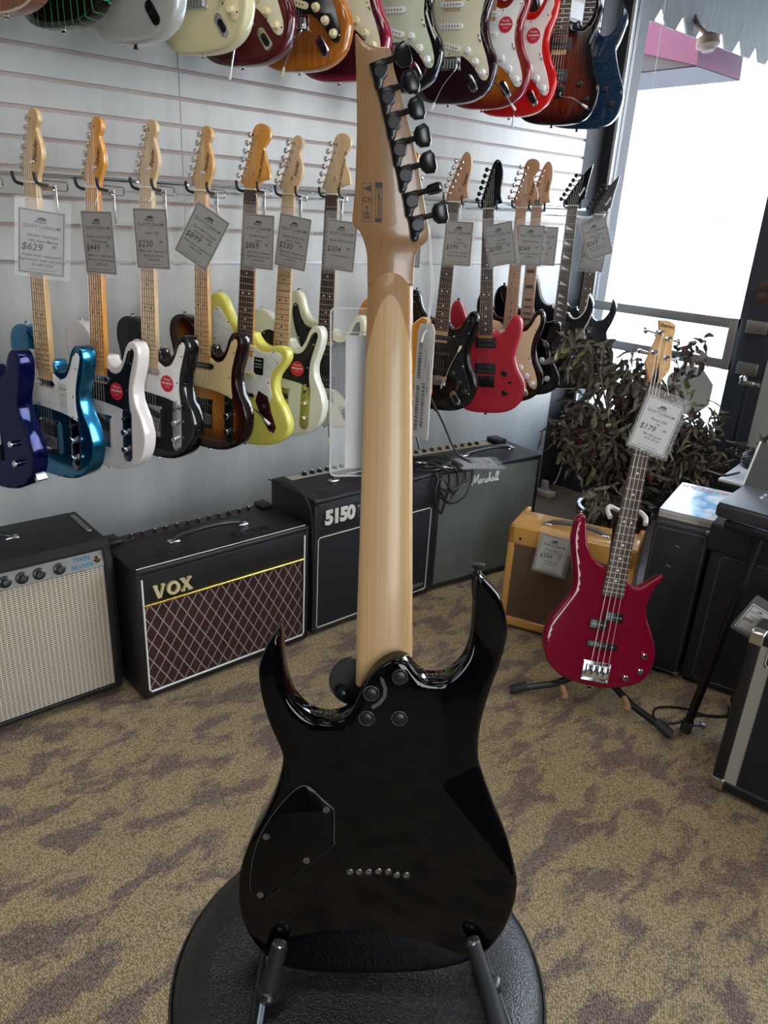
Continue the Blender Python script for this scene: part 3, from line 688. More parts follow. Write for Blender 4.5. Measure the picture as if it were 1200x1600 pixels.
def vec(a, b): return (Vector(a) - Vector(b))
def wall_guitar(nut, bot, **k):
    if nut[0] < 1.1 and 'yaw' not in k: k['yaw'] = -68
    B = Vector(bot); return guitar(B=B, lean=Vector(nut) - B, **k)
def decal(x, z, w_, h, m, lines, tm, lm=None):
    def f(T, y, sad):
        o = MB().prism(rrect(x, z, w_, h, .002), y-.0006, y).build('decal', m, T)
        q = MB()
        for s, dz, sz in lines: put_text(q, s, sz, x, y-.0009, z+dz)
        q.build('decal_text', tm, o, sharp=0)
    return f

G = []
Yr = 2.085
wall_guitar((.455, Yr, 1.425), (.43, Yr, .668), label='glossy deep blue guitar cut off by the left edge of the photo, two chrome knobs', group=LOW, kind='tele', L=.76, body=dblue, neckm=maple, head='tele', logo='Fender', pickups=(('hum', .03, 0, chrome), ('hum', .145, 0, chrome)), bridge='hard', jack='none',
            knobs=((.095, .135, 'm'), (.105, .085, 'm')), knobm=chrome, extras=lambda T, y, s: MB().prism(rrect(.148, .06, .012, .04, .004, .55), .008, .036).build('jack_plate', chrome, T))
wall_guitar((.612, Yr, 1.427), (.580, Yr, .670), label='bright metallic blue guitar with white pickguard and maple neck', group=LOW, kind='tele', L=.757, body=blue, neckm=maple, head='tele', logo='Fender', guard=whitep, pickups=LIP, bridge='tele', jack=mat('dark_chrome', (.2, .2, .21), .15, 1),
            extras=decal(.064, .232, .032, .075, mat('clear_decal', (.74, .74, .72), .3), [('Fender', .024, .010), ('________', .012, .006), ('Player Series', .006, .0045), ('________', -.006, .006), ('Designed in', -.014, .0045), ('California', -.021, .0045)], inkb))
wall_guitar((.762, Yr, 1.425), (.723, Yr, .673), label='white guitar with black pickguard, red round sticker and amber-tinted neck', group=LOW, kind='tele', L=.753, body=pwhite, neckm=maple_amber, head='tele', logo='Squier', guard=blackg, pickups=LIP, bridge='tele', jack=mat('dark_chrome'), sticker=True)
wall_guitar((.908, Yr, 1.434), (.875, Yr, .680), label='black guitar with white pickguard, red round sticker and chrome control plate', group=LOW, kind='tele', L=.755, body=pblack, neckm=maple_pale, head='tele', logo='Squier', guard=whitep, pickups=LIP, bridge='tele', sticker=True)
wall_guitar((1.069, Yr, 1.436), (1.047, Yr, .680), label='brown sunburst guitar with cream-gold pickguard and maple neck', group=LOW, kind='tele', L=.757, body=sunb, neckm=maple_gold, head='tele', logo='Fender', guard=goldguard, pickups=(('single', .155, 0, blackp),), bridge='tele', jack=blackg)
wall_guitar((1.230, Yr, 1.449), (1.182, Yr, .675), label='pastel yellow offset guitar with white pickguard and dark controls', group=LOW, kind='jag', L=.776, scale=.61, body=pyellow, board='rose', neckm=maple_amber, head='big', logo='Fender JAGUAR', guard=pearlp, bridge='jag', frets=22,
            pickups=(('single', .065, 0, creamp), ('single', .150, 0, creamp)), arm=True, armtip=(.12, -.05, .10),
            extras=lambda T, y, s: (MB().prism([(.055, .185), (.09, .17), (.105, .12), (.125, .075), (.118, .055), (.10, .06), (.065, .11), (.045, .15)], -.0035, .0005, .0008).build('control_plate', tort, T),
                                    decal(.052, .262, .034, .055, blackg, [('Fender', .018, .008), ('PLAYER II', .006, .006), ('JAGUAR', -.003, .006)], whitep)(T, y, s),
                                    [MB().lathe((x, -.003, z), (0, -1, 0), [(.008, 0), (.008, .010), (.006, .013)], 14).build('control_knob', blackp, T) for x, z in ((.078, .135), (.105, .085))]))
wall_guitar((1.364, Yr, 1.445), (1.321, Yr, .687), label='pale cream guitar with black pickguard and red round sticker, next to the yellow one', group=LOW, kind='tele', L=.758, body=paint('cream_white', (.74, .75, .62), .12), neckm=maple_pale, head='tele', logo='Squier', guard=blackg, pickups=(), bridge='tele', sticker=True, jack=mat('olive_chrome', (.55, .55, .22), .3, .8))
wall_guitar((1.528, Yr, 1.451), (1.507, Yr, .689), label='pale cream double-cutaway guitar with black pickguard, partly behind the clear tag sleeve', group=LOW, kind='strat', L=.765, body=pcream, board='rose', neckm=maple_pale, head='big', logo='Squier STRATOCASTER', guard=blackg, pickups=(('hum', .045, 0, blackp), ('hum', .150, 0, blackp)), bridge='strat', knobs=KS, knobm=blackp, switch=SW, jack=chrome, arm=True)
wall_guitar((1.830, Yr, 1.458), (1.800, Yr, .690), label='amber flame-top single-cutaway guitar with cream binding, half behind the maple neck', group=LOW, kind='lp', L=.768, scale=.628, body=amber, board='rose', neckm=maple_amber, head='lp', headm=maple_amber, binding=creamp, pickups=(('hum', .03, 0, chrome), ('hum', .15, 0, chrome)), bridge='lp', frets=22,
            knobs=((.075, .12), (.11, .15), (.10, .08), (.135, .115)), knobm=mat('gold_metal', (.75, .6, .3), .2, 1))
wall_guitar((2.083, Yr, 1.461), (2.059, Yr, .685), label='black double-cutaway guitar with black pickguard and silver jack plate', group=LOW, kind='strat', L=.776, body=pblack, board='rose', neckm=maple, head='blade', logo='Fender', headm=roasted, guard=blackg, pickups=S3(blackp), bridge='strat', knobs=KS, knobm=blackp, switch=SW, jack=chrome, arm=True, armtip=(.09, -.03, .26))
wall_guitar((2.260, Yr-.01, 1.455), (2.300, Yr-.06, .655), label='flat red guitar with two black pickups, black knobs and black headstock', group=LOW, kind='strat', L=.795, body=pred, board='rose', neckm=maple_amber, head='blade', headm=pblack, pickups=(('hum', .04, 0, blackp), ('hum', .145, 0, blackp)), bridge='hard', frets=22, knobs=((.080, .17), (.085, .09)), knobm=blackp, post=gunmetal, strapm=gunmetal,
            extras=lambda T, y, s: MB().tube([(.105, 0, .135), (.110, -.014, .14)], .002, 6).lathe((.105, 0, .135), (0, -1, 0), [(.006, 0), (.006, .003)], 10).build('toggle_switch', gunmetal, T))
wall_guitar((2.462, Yr, 1.465), (2.481, Yr, .675), label='dark sunburst double-cutaway guitar with tan pickguard and white knobs', group=LOW, kind='strat', L=.785, body=sunb2, neckm=roasted, head='big', logo='Squier', guard=tanp, pickups=S3(whitep), bridge='strat', knobs=KS, switch=SW, jack=chrome)
wall_guitar((2.583, Yr+.02, 1.461), (2.617, Yr+.02, .685), label='black offset guitar with block-inlaid maple fretboard, behind the dark sunburst one', group=LOW, kind='jag', L=.785, body=pblack, neckm=roasted, head='blade', logo='Squier', blocks=True, pickups=(('single', .05, 0, blackp), ('single', .15, 0, blackp)), bridge='strat', knobs=((.085, .165), (.115, .085)), knobm=mat('pearl_knob', (.6, .6, .6), .3), strapm=gunmetal,
            extras=lambda T, y, s: MB().prism([(-.014, .79), (-.008, .82), (0, .828), (.008, .82), (.014, .79)], -.0055, -.003).build('truss_cover', blackg, T))
wall_guitar((2.794, Yr, 1.482), (2.821, Yr, .700), label='black guitar with pointed headstock and sharktooth inlays, beside the dark corner post', group=LOW, kind='rg', L=.785, body=paint('smoke_black', (.014, .013, .018), .15), board='rose', neckm=maple, head='ibz', headm=pblack, logo='Ibanez', logom=white_lac, binding=white_lac, pickups=(('hum', .04, 0, blackp), ('hum', .145, 0, blackp)), bridge='hard', frets=24, knobs=((.092, .14), (.125, .09)), knobm=blackp, post=gunmetal, dots=mat('pearl_knob'), strapm=gunmetal)
wall_guitar((2.991, Yr, 1.457), (2.993, Yr, .683), label='dark grey guitar with long sharp horns, last on the right of the lower row', group=LOW, kind='rg', L=.775, body=paint('dark_grey_quilt', (.022, .022, .028), .2, fn=wood_fn((.012, .012, .016), (.035, .035, .045), (25, 25, 25))), board='rose', neckm=maple, head='ibz', headm=mat('grey_headstock', (.03, .03, .032), .3), logo='Ibanez', logom=white_lac, pickups=(('hum', .04, 0, blackp), ('hum', .145, 0, blackp)), bridge='hard', frets=24, knobs=((.092, .14), (.125, .09)), knobm=blackp, post=gunmetal, strapm=gunmetal)

# upper row: (x, z of the body end)
LU = .775
def up(x, z, lab, **k):
    L = k.get('L', LU); tilt = .02
    wall_guitar((x - tilt*.3, Yr, z + L), (x, Yr, z), label=lab, group=UPP, **k)
mahog = paint('brown_mahogany', (.2, .07, .03), .2, fn=wood_fn((.17, .055, .02), (.28, .10, .05)))
up(.578, 1.778, 'brown wood-grain guitar with cream edge in the top left corner', kind='tele', L=.76, body=mahog, binding=mat('cream_edge', (.6, .5, .38), .3), neckm=maple, head='tele', bridge='tele', pickups=LIP)
def stripe_fn(n, l, b):
    t = n.new('ShaderNodeTexCoord'); mp = n.new('ShaderNodeMapping'); mp.inputs['Scale'].default_value = (1, 1, .12)
    wv = n.new('ShaderNodeTexWave'); wv.inputs['Scale'].default_value = 14; wv.inputs['Distortion'].default_value = 2.0; wv.inputs['Detail Scale'].default_value = 3
    l.new(t.outputs['Object'], mp.inputs[0]); l.new(mp.outputs[0], wv.inputs[0])
    r = ramp(n, [(.955, (.003, .004, .004)), (.985, (.03, .30, .10))]); l.new(wv.outputs[0], r.inputs[0]); l.new(r.outputs[0], b.inputs['Base Color'])
up(.704, 1.772, 'black guitar with thin green pinstripes in the upper row', kind='strat', body=paint('green_pinstripe', (0, 0, 0), .1, fn=stripe_fn), board='rose', neckm=maple, head='strat', pickups=(('hum', .04, 0, blackp), ('hum', .15, 0, blackp)), bridge='hard', knobs=((.105, .105, 'm'),), knobm=chrome)
silver = paint('silver_white', (.50, .50, .47), .15, .1)
up(.882, 1.768, 'silver-white guitar with black oval jack plate in the upper row', kind='strat', body=silver, board='rose', neckm=maple, head='strat', pickups=(('hum', .05, 0, blackp), ('hum', .15, 0, blackp)), bridge='strat', jack=blackg, knobs=((.115, .105),), knobm=blackp, strapm=gunmetal)
up(1.070, 1.775, 'creamy yellow-white guitar with chrome jack plate in the upper row', kind='strat', body=paint('vintage_cream', (.66, .60, .36), .12), neckm=maple, head='strat', guard=creamp, pickups=S3(creamp), bridge='strat', knobs=KS, knobm=creamp, switch=SW, jack=chrome)
up(1.194, 1.766, 'oxblood red guitar with cream pickguard, cream knobs and silver tremolo arm', kind='strat', body=paint('oxblood', (.085, .008, .012), .1), neckm=maple, head='strat', guard=mat('light_cream_plastic', (.72, .68, .50), .35), pickups=S3(creamp), bridge='strat', knobs=KS, knobm=creamp, switch=SW, jack=chrome, arm=True, armtip=(-.01, -.03, -.03))
natb = paint('amber_natural', (.4, .15, .03), .1, fn=burst_fn([(.0, (.52, .17, .02)), (.02, (.46, .15, .02)), (.045, (.27, .085, .018)), (.2, (.27, .09, .022))], .35))
up(1.385, 1.780, 'amber natural-wood guitar with black pickguard and cream knobs', kind='strat', body=natb, neckm=maple, head='strat', guard=blackg, pickups=S3(creamp), bridge='strat', knobs=KS, knobm=creamp, switch=SW, jack=chrome, arm=True, armtip=(-.03, -.03, -.01))
crim = paint('crimson_edge', (.10, .006, .02), .1, fn=burst_fn([(.0, (.30, .008, .05)), (.006, (.24, .008, .04)), (.02, (.045, .006, .014)), (.2, (.035, .006, .012))]))
up(1.531, 1.774, 'dark crimson guitar with aged pickguard, behind the tip of the big headstock', kind='strat', body=crim, neckm=maple, head='strat', guard=agedp, pickups=S3(creamp), bridge='strat', knobs=KS, knobm=creamp, switch=SW, jack=chrome)
up(1.750, 1.771, 'black guitar with mint green pickguard and white knobs', kind='strat', body=pblack, neckm=maple, head='strat', guard=mintp, pickups=S3(whitep), bridge='strat', knobs=KS, switch=SW, jack=chrome, arm=True, armtip=(-.02, -.03, .03))
plum = paint('dark_plum', (.022, .008, .013), .08)
up(2.003, 1.772, 'dark plum guitar with aged cream pickguard and white pickups', kind='strat', body=plum, board='rose', neckm=maple, head='strat', guard=agedp, pickups=S3(whitep), bridge='strat', knobs=KS, switch=SW, jack=chrome, arm=True, armtip=(-.04, -.03, -.015))
sien = paint('sienna_burst', (.3, .1, .02), .1, fn=burst_fn([(.0, (.26, .008, .02)), (.008, (.20, .01, .015)), (.03, (.30, .05, .01)), (.06, (.50, .16, .02))], .15))
up(2.174, 1.776, 'orange-centred red-edged guitar with white pickguard and red sticker', kind='strat', body=sien, neckm=maple, head='strat', guard=whitep, pickups=S3(whitep), bridge='strat', knobs=KS, switch=SW, jack=chrome, sticker=True, arm=True, armtip=(.13, -.03, .0))
up(2.324, 1.769, 'bright red guitar with pinkish white pickguard and red sticker', kind='strat', body=paint('bright_red', (.60, .012, .010), .12), neckm=maple, head='strat', guard=pinkg, pickups=S3(whitep), bridge='strat', knobs=KS, switch=SW, jack=chrome, sticker=True, arm=True, armtip=(.03, -.03, -.03))
wburst = paint('striped_wood_burst', (.1, .03, .015), .15, fn=burst_fn([(.0, (.008, .005, .006)), (.02, (.014, .007, .007)), (.045, (.12, .022, .012)), (.07, (.17, .035, .018))], .6))
up(2.579, 1.769, 'reddish brown striped-wood guitar with black edge in the upper row', kind='rg', body=wburst, board='rose', neckm=maple, head='ibz', headm=pblack, pickups=(('hum', .04, 0, blackp), ('hum', .145, 0, blackp)), bridge='hard', frets=24, knobs=((.092, .14), (.125, .09)), knobm=blackp, arm=True, armtip=(.13, -.03, .06), post=gunmetal, strapm=gunmetal)
bq = paint('dark_blue_quilt', (.01, .02, .05), .12, fn=wood_fn((.006, .012, .035), (.02, .05, .10), (18, 18, 40)))
up(2.744, 1.773, 'dark blue quilted guitar with sharp horns, last on the right of the upper row', kind='rg', body=bq, board='rose', neckm=maple, head='ibz', headm=pblack, pickups=(('hum', .04, 0, blackp), ('hum', .145, 0, blackp)), bridge='hard', frets=24, knobs=((.092, .14), (.125, .09)), knobm=blackp, post=gunmetal, strapm=gunmetal)

# ------------------------------------------------------------------ hangers on the wall
rail = MB().tube([(-.4, 2.30, 1.437), (3.18, 2.30, 1.484)], .006, 10)
tag(rail.build('hanging_rail', chrome), 'long chrome rail running along the slat wall behind the lower guitars', 'rail')
def hanger(nut, yaw=-62, empty_=False, lab=None):
    n = Vector(nut)
    M = frame(n, (0, 0, 1), (math.cos(math.radians(yaw)), math.sin(math.radians(yaw)), 0))
    T = empty('guitar_hanger', lab, 'hanger', 'guitar hangers on the slat wall', M=M)
    back = M @ Vector((0, .075, -.006))
    Mi = M.inverted()
    mb = MB()
    e = Mi @ Vector((back.x + .02, 2.43, n.z - .006)); 
    mb.tube([Vector((0, .02, -.008)), Vector((0, .075, -.008)), Mi @ Vector((back.x+.02, 2.30, n.z-.008)), e], .0035, 8)
    mb.build('arm', chrome, T)
    mb = MB()
    mb.tube([(0, .028, -.014), (0, .11, -.014), (0, .114, -.010), (0, .114, .004), (0, .11, .008), (0, .028, .008)], .0022, 6)
    mb.build('wire_loop', chrome, T)
    MB().box((-.006, .068, -.085), (.006, .071, .0), .001).build('price_bar', chrome, T)
    o = MB().tube([(-.030, .018, -.004), (.030, .018, -.004)], .004, 8).build('yoke', chrome, T)
    for s in (-1, 1):
        MB().tube(spline3([(s*.024, .018, -.004), (s*.031, .014, -.004), (s*.033, -.004, -.003), (s*.034, -.020, .001), (s*.035, -.026, .012), (s*.035, -.027, .024)], 4), .0040, 8).build('rubber_prong', rubber, T)
    return T
NUTS = [((.455, Yr, 1.425), 'the deep blue guitar at the left edge'), ((.612, Yr, 1.427), 'the bright metallic blue guitar'), ((.762, Yr, 1.425), 'the white guitar with amber neck'), ((.908, Yr, 1.434), 'the black guitar with white pickguard'),
        ((1.069, Yr, 1.436), 'the brown sunburst guitar with gold pickguard'), ((1.230, Yr, 1.449), 'the pastel yellow guitar'), ((1.364, Yr, 1.445), 'the cream guitar with red sticker'), ((1.528, Yr, 1.451), 'the cream double-cutaway guitar'),
        ((1.830, Yr, 1.458), 'the amber flame-top guitar'), ((2.083, Yr, 1.461), 'the all-black double-cutaway guitar'), ((2.260, Yr-.01, 1.455), 'the flat red guitar'), ((2.462, Yr, 1.465), 'the sunburst guitar with tan pickguard'),
        ((2.583, Yr+.02, 1.461), 'the block-inlaid black guitar'), ((2.794, Yr, 1.482), 'the sharktooth-inlaid black guitar'), ((2.991, Yr, 1.457), 'the last dark grey guitar')]
for n_, who in NUTS: hanger(n_, lab='chrome and black rubber hanger holding ' + who)
UPX = [(.578, 1.778+.76, 'brown wood-grain'), (.704, 1.772+LU, 'green-striped black'), (.882, 1.768+LU, 'silver-white'), (1.070, 1.775+LU, 'creamy yellow-white'), (1.194, 1.766+LU, 'oxblood red'), (1.385, 1.780+LU, 'amber natural-wood'),
       (1.531, 1.774+LU, 'dark crimson'), (1.750, 1.771+LU, 'mint-guard black'), (2.003, 1.772+LU, 'dark plum'), (2.174, 1.776+LU, 'orange-centred'), (2.324, 1.769+LU, 'bright red'), (2.579, 1.769+LU, 'striped-wood'), (2.744, 1.773+LU, 'dark blue quilted')]
for x, z, who in UPX: hanger((x-.006, Yr, z), lab='chrome hanger holding the %s guitar of the upper row' % who)
hanger((.475-.17, Yr+.10, 1.46), lab='empty chrome hanger at the left edge of the photo')

# ------------------------------------------------------------------ price tags
def shop_icon(mb, x, y, z, s, mi=0):
    dome = [(x + s*.5*math.cos(PI*k/10), z + s*.30*math.sin(PI*k/10)) for k in range(11)]
    mb.add([(p, y, q) for p, q in dome], [tuple(range(11))], mi)
    for k in range(4):
        c = x - s*.36 + k*s*.24; mb.add([(c-s*.05, y, z-s*.26), (c+s*.05, y, z-s*.26), (c+s*.05, y, z), (c-s*.05, y, z)], [(0, 1, 2, 3)], mi)
    mb.add([(x-s*.5, y, z-s*.32), (x+s*.5, y, z-s*.32), (x+s*.5, y, z-s*.26), (x-s*.5, y, z-s*.26)], [(0, 1, 2, 3)], mi)
    mb.add([(x-s*.85, y, z-s*.26), (x-s*.5, y, z-s*.26), (x-s*.5, y, z-s*.0)], [(0, 1, 2)], mi)
def price_tag(label, loc, yaw, roll, lines, group, w_=.106, h_=.152, cord=None, pm=None, tiltx=0, ink=None, big=None):
    M = (loc if isinstance(loc, Matrix) else Matrix.Translation(loc)) @ Matrix.Rotation(math.radians(yaw), 4, 'Z') @ Matrix.Rotation(math.radians(tiltx), 4, 'X') @ Matrix.Rotation(math.radians(roll), 4, 'Y')
    T = empty('price_tag', label, 'price tag', group, M=M)
    o = MB().prism(rrect(0, 0, w_, h_, .001), -.0004, .0004).build('paper_card', pm or paper, T)
    b = MB(); t_ = .0016; W, H = w_/2 - .003, h_/2 - .003
    for x0, z0, x1, z1 in ((-W, -H, W, -H+t_), (-W, H-t_, W, H), (-W, -H, -W+t_, H), (W-t_, -H, W, H)):
        b.add([(x0, -.0006, z0), (x1, -.0006, z0), (x1, -.0006, z1), (x0, -.0006, z1)], [(0, 1, 2, 3)])
    b.build('card_border', ink or inkb, o, sharp=0)
    q = MB(); s = h_/.152
    shop_icon(q, 0, -.0006, .052*s, .022*s)
    put_text(q, 'QUATTLEBAUM', .0115*s, 0, -.0006, .036*s, bold=.0001, spacing=1.05); put_text(q, 'MUSIC', .0045*s, 0, -.0006, .028*s, spacing=1.6)
    put_text(q, lines[0], .0105*s, .002, -.0006, .015*s, shear=.3, bold=.0001); put_text(q, lines[1], .0095*s, .002, -.0006, .003*s, shear=.3, bold=.0001)
    put_text(q, '$' + lines[2], .0235*s, -.022*s, -.0006, -.013*s, shear=.15, bold=.0002); put_text(q, lines[3], .0105*s, .028*s, -.0006, -.008*s, shear=.15, bold=.0002)
    for i, l in enumerate(lines[4:]): put_text(q, l, .0088*s, .001, -.0006, (-.031 - .011*i)*s, shear=.3, bold=.0001)
    q.add([(-.03*s, -.0006, -.0655*s), (.03*s, -.0006, -.0655*s), (.03*s, -.0006, -.0645*s), (-.03*s, -.0006, -.0645*s)], [(0, 1, 2, 3)])
    q.build('printing', ink or inkb, o, sharp=0)
    MB().prism(rrect(.003, .008, w_+.020, h_+.034, .006), -.0011, -.0009).prism(rrect(.003, .008, w_+.020, h_+.034, .006), .0009, .0011).build('plastic_sleeve', clearp, T)
    if cord:
        Mi = M.inverted(); e = Mi @ Vector(cord); MB().tube([(.0, 0, h_/2 + .016), e*.5 + Vector((.004, 0, h_/4)), e], .0008, 5).build('string', thread, T)
    return T
GT = 'price tags on the lower guitars'
TG = [((.598, 2.02, 1.291), -16, 6.6, ('Fender Standard', 'Tele Aqua Marine', '629', '99', 'Poplar body, maple neck/', 'fingerboard, single coil pickup', '23 ARA 3635'), .612, 'bright blue guitar, turned to the camera'),
      ((.739, 2.02, 1.294), -66, -1, ('Squier Ltd. Ed. Tele', 'White Blonde', '449', '99', 'Maple neck / fingerboard', 'Pine body, Fender pickups', '15VR32135'), .762, 'white guitar with amber neck'),
      ((.882, 2.02, 1.307), -60, -1, ('Sonic Tele', '', '230', '99', 'Maple neck / fingerboard', 'Single coil pickups', '15VR22410'), .908, 'black guitar with white pickguard'),
      ((1.030, 2.02, 1.317), -50, 30, ('Cort MVT Classic', 'American maple', '899', '99', 'Maple neck / fingerboard', 'Alder body', ''), 1.069, 'sunburst guitar, swung out sideways'),
      ((1.212, 2.02, 1.308), -62, 2, ('Fender Player II', 'Jaguar', '869', '99', 'Alder body, rosewood', 'fingerboard, pastel yel.', '23AR34021'), 1.230, 'pastel yellow guitar'),
      ((1.327, 2.01, 1.309), -60, 8, ('Squier Sonic Tele', 'Arctic White', '230', '99', 'Maple neck / fingerboard', 'Single coil, poplar body', '15VR00121'), 1.364, 'cream guitar with red sticker, tilted a little'),
      ((1.509, 2.01, 1.303), -60, 4, ('Squier Affinity Strat', '', '304', '99', 'Laurel fingerboard', '', ''), 1.528, 'cream double-cutaway guitar next to the maple neck'),
      ((1.800, 2.02, 1.315), -60, 0, ('Cort flame top', '', '499', '99', 'Mahogany body', '', ''), 1.830, 'amber guitar, mostly hidden by the maple neck'),
      ((2.053, 2.02, 1.321), -62, 0, ('Fully', 'Plus Series', '399', '99', 'S-S-S, maple neck and', 'rosewood board, black', ''), 2.083, 'all-black double-cutaway guitar'),
      ((2.264, 2.0, 1.324), -60, -14, ('Used 80s', 'Charvette', '598', '99', 'Rosewood / maple', '', ''), 2.260, 'flat red guitar, tilted to the left'),
      ((2.460, 2.02, 1.323), -60, -1, ('Squier 50s Strat', '', '249', '99', 'Roasted neck, sunburst', 'tan guard', ''), 2.462, 'dark sunburst guitar with tan pickguard'),
      ((2.600, 2.06, 1.321), -60, -1, ('Squier Jazz', '', '349', '99', 'Block inlays', '', ''), 2.583, 'block-inlaid black guitar, half covered by the next tag'),
      ((2.877, 2.0, 1.359), -56, -20, ('Ibanez GRG', 'Black', '269', '99', 'Basswood body, HH', 'Maple neck, 24 frets', ''), 2.794, 'sharktooth black guitar, tilted, bright plastic edge'),
      ((2.955, 2.06, 1.30), -60, 3, ('Ibanez RG', '', '349', '99', 'Quilted top', '', ''), 2.991, 'last dark grey guitar')]
for loc, yaw, roll, ln, nx, who in TG:
    price_tag('grey price card on the ' + who, loc, yaw, roll, ln, GT, cord=(nx, 2.06, 1.44))

# ------------------------------------------------------------------ amplifiers
def amp_frame(loc, yaw): return Matrix.Translation(loc) @ Matrix.Rotation(math.radians(yaw), 4, 'Z')
def grille_mat(name, fn): return mat(name, rough=.75, spec=.3, fn=fn)
def math_(n, l, op, a, b=None):
    m = n.new('ShaderNodeMath'); m.operation = op
    for i, v in enumerate((a, b)):
        if v is None: continue
        if hasattr(v, 'is_output') or hasattr(v, 'links'): l.new(v, m.inputs[i])
        else: m.inputs[i].default_value = v
    return m.outputs[0]
def xyz(n, l):
    t = n.new('ShaderNodeTexCoord'); s = n.new('ShaderNodeSeparateXYZ'); l.new(t.outputs['Object'], s.inputs[0]); return s.outputs
def mixc(n, l, fac, a, b):
    m = n.new('ShaderNodeMix'); m.data_type = 'RGBA'; l.new(fac, m.inputs[0])
    for i, v in ((6, a), (7, b)):
        if isinstance(v, tuple): m.inputs[i].default_value = (*v, 1)
        else: l.new(v, m.inputs[i])
    return m.outputs[2]
def diamond(n, l, b):
    o = xyz(n, l); u = math_(n, l, 'DIVIDE', o[0], .0385); v = math_(n, l, 'DIVIDE', o[2], .064)
    r = None
    for op in ('ADD', 'SUBTRACT'):
        s = math_(n, l, op, u, v); f = math_(n, l, 'ABSOLUTE', math_(n, l, 'SUBTRACT', math_(n, l, 'FRACT', s), .5)); c = math_(n, l, 'GREATER_THAN', f, .455)
        r = c if r is None else math_(n, l, 'MAXIMUM', r, c)
    l.new(mixc(n, l, r, (.045, .014, .013), (.36, .31, .26)), b.inputs['Base Color'])
vox_cloth = grille_mat('diamond_grille_cloth', diamond)
def weave(n, l, b):
    o = xyz(n, l); row = math_(n, l, 'LESS_THAN', math_(n, l, 'FRACT', math_(n, l, 'DIVIDE', o[2], .0062)), .50)
    col = math_(n, l, 'GREATER_THAN', math_(n, l, 'FRACT', math_(n, l, 'DIVIDE', o[0], .0128)), .17)
    l.new(mixc(n, l, math_(n, l, 'MULTIPLY', row, col), (.62, .54, .42), (.13, .095, .07)), b.inputs['Base Color'])
twin_cloth = grille_mat('silver_weave_grille_cloth', weave)
def salt(n, l, b):
    t = n.new('ShaderNodeTexCoord'); ns = n.new('ShaderNodeTexNoise'); ns.inputs['Scale'].default_value = 420; l.new(t.outputs['Object'], ns.inputs[0])
    n2 = n.new('ShaderNodeTexNoise'); n2.inputs['Scale'].default_value = 9; l.new(t.outputs['Object'], n2.inputs[0])
    r = ramp(n, [(.35, (.075, .082, .068)), (.65, (.18, .19, .16))]); l.new(math_(n, l, 'ADD', math_(n, l, 'MULTIPLY', ns.outputs[0], .8), math_(n, l, 'MULTIPLY', n2.outputs[0], .2)), r.inputs[0]); l.new(r.outputs[0], b.inputs['Base Color'])
mar_cloth = grille_mat('grey_green_grille_cloth', salt)
def twcloth(n, l, b):
    o = xyz(n, l); row = math_(n, l, 'LESS_THAN', math_(n, l, 'FRACT', math_(n, l, 'DIVIDE', o[2], .0062)), .45)
    l.new(mixc(n, l, row, (.085, .05, .03), (.17, .11, .065)), b.inputs['Base Color'])
tweed_cloth = grille_mat('brown_striped_grille_cloth', twcloth)
black_cloth = mat('black_grille_cloth', (.008, .009, .011), .8)
tweedm = mat('lacquered_tweed', (.60, .30, .07), .35, coat=.4, fn=wood_fn((.56, .27, .055), (.66, .35, .10), (60, 60, 60)))
goldm = mat('gold_trim', (.80, .62, .14), .25, 1); creamt = mat('cream_piping', (.72, .68, .52), .5); whitet = mat('white_piping', (.85, .85, .82), .45)

def cabinet(T, W, D, H, m, z0=.012, r=.012, recess=.012, fr=.022, name='cabinet'):
    """open-fronted box: four thick walls and a back, its front set back"""
    mb = MB()
    mb.box((0, recess, z0), (W, D, H), .004)
    mb.box((0, 0, z0), (fr, recess+.01, H), .006).box((W-fr, 0, z0), (W, recess+.01, H), .006).box((0, 0, H-fr), (W, recess+.01, H), .006).box((0, 0, z0), (W, recess+.01, z0+fr), .006)
    return mb.build(name, m, T)
def frame_line(T, x0, z0, x1, z1, y, r, m, name='piping'):
    k = .008
    pts = [(x0+k, y, z0), (x1-k, y, z0), (x1, y, z0+k), (x1, y, z1-k), (x1-k, y, z1), (x0+k, y, z1), (x0, y, z1-k), (x0, y, z0+k), (x0+k, y, z0)]
    return MB().tube(pts, r, 6).build(name, m, T)
def feet(T, W, D, m=rubber, h=.013):
    for x in (.05, W-.05):
        for y in (.05, D-.05): MB().lathe((x, y, 0), (0, 0, 1), [(.014, 0), (.018, h)], 12).build('foot', m, T)
def corners(T, W, D, H, m, z0=.012, s=.028, where=None):
    for x in (0, W):
        for z in (z0, H):
            for y in (0,):
                if where and (x > 0, z > z0) not in where: continue
                a = (x-.0015 if x == 0 else x-s, y-.0015, z-.0015 if z == z0 else z-s); b_ = (x+s if x == 0 else x+.0015, y+s, z+s if z == z0 else z+.0015)
                MB().box(a, b_, .006).build('corner_guard', m, T)
def strap_handle(T, xc, y, z, ln, m=blackp, cap=chrome, rise=.028):
    o = MB().tube(spline3([(xc-ln/2, y, z+.004), (xc-ln/2+.025, y, z+rise*.7), (xc, y, z+rise), (xc+ln/2-.025, y, z+rise*.7), (xc+ln/2, y, z+.004)], 6), .009, 10).build('handle', m, T)
    for s in (-1, 1): MB().box((xc+s*ln/2-.018, y-.012, z), (xc+s*ln/2+.018, y+.012, z+.010), .004).build('handle_cap', cap, o)
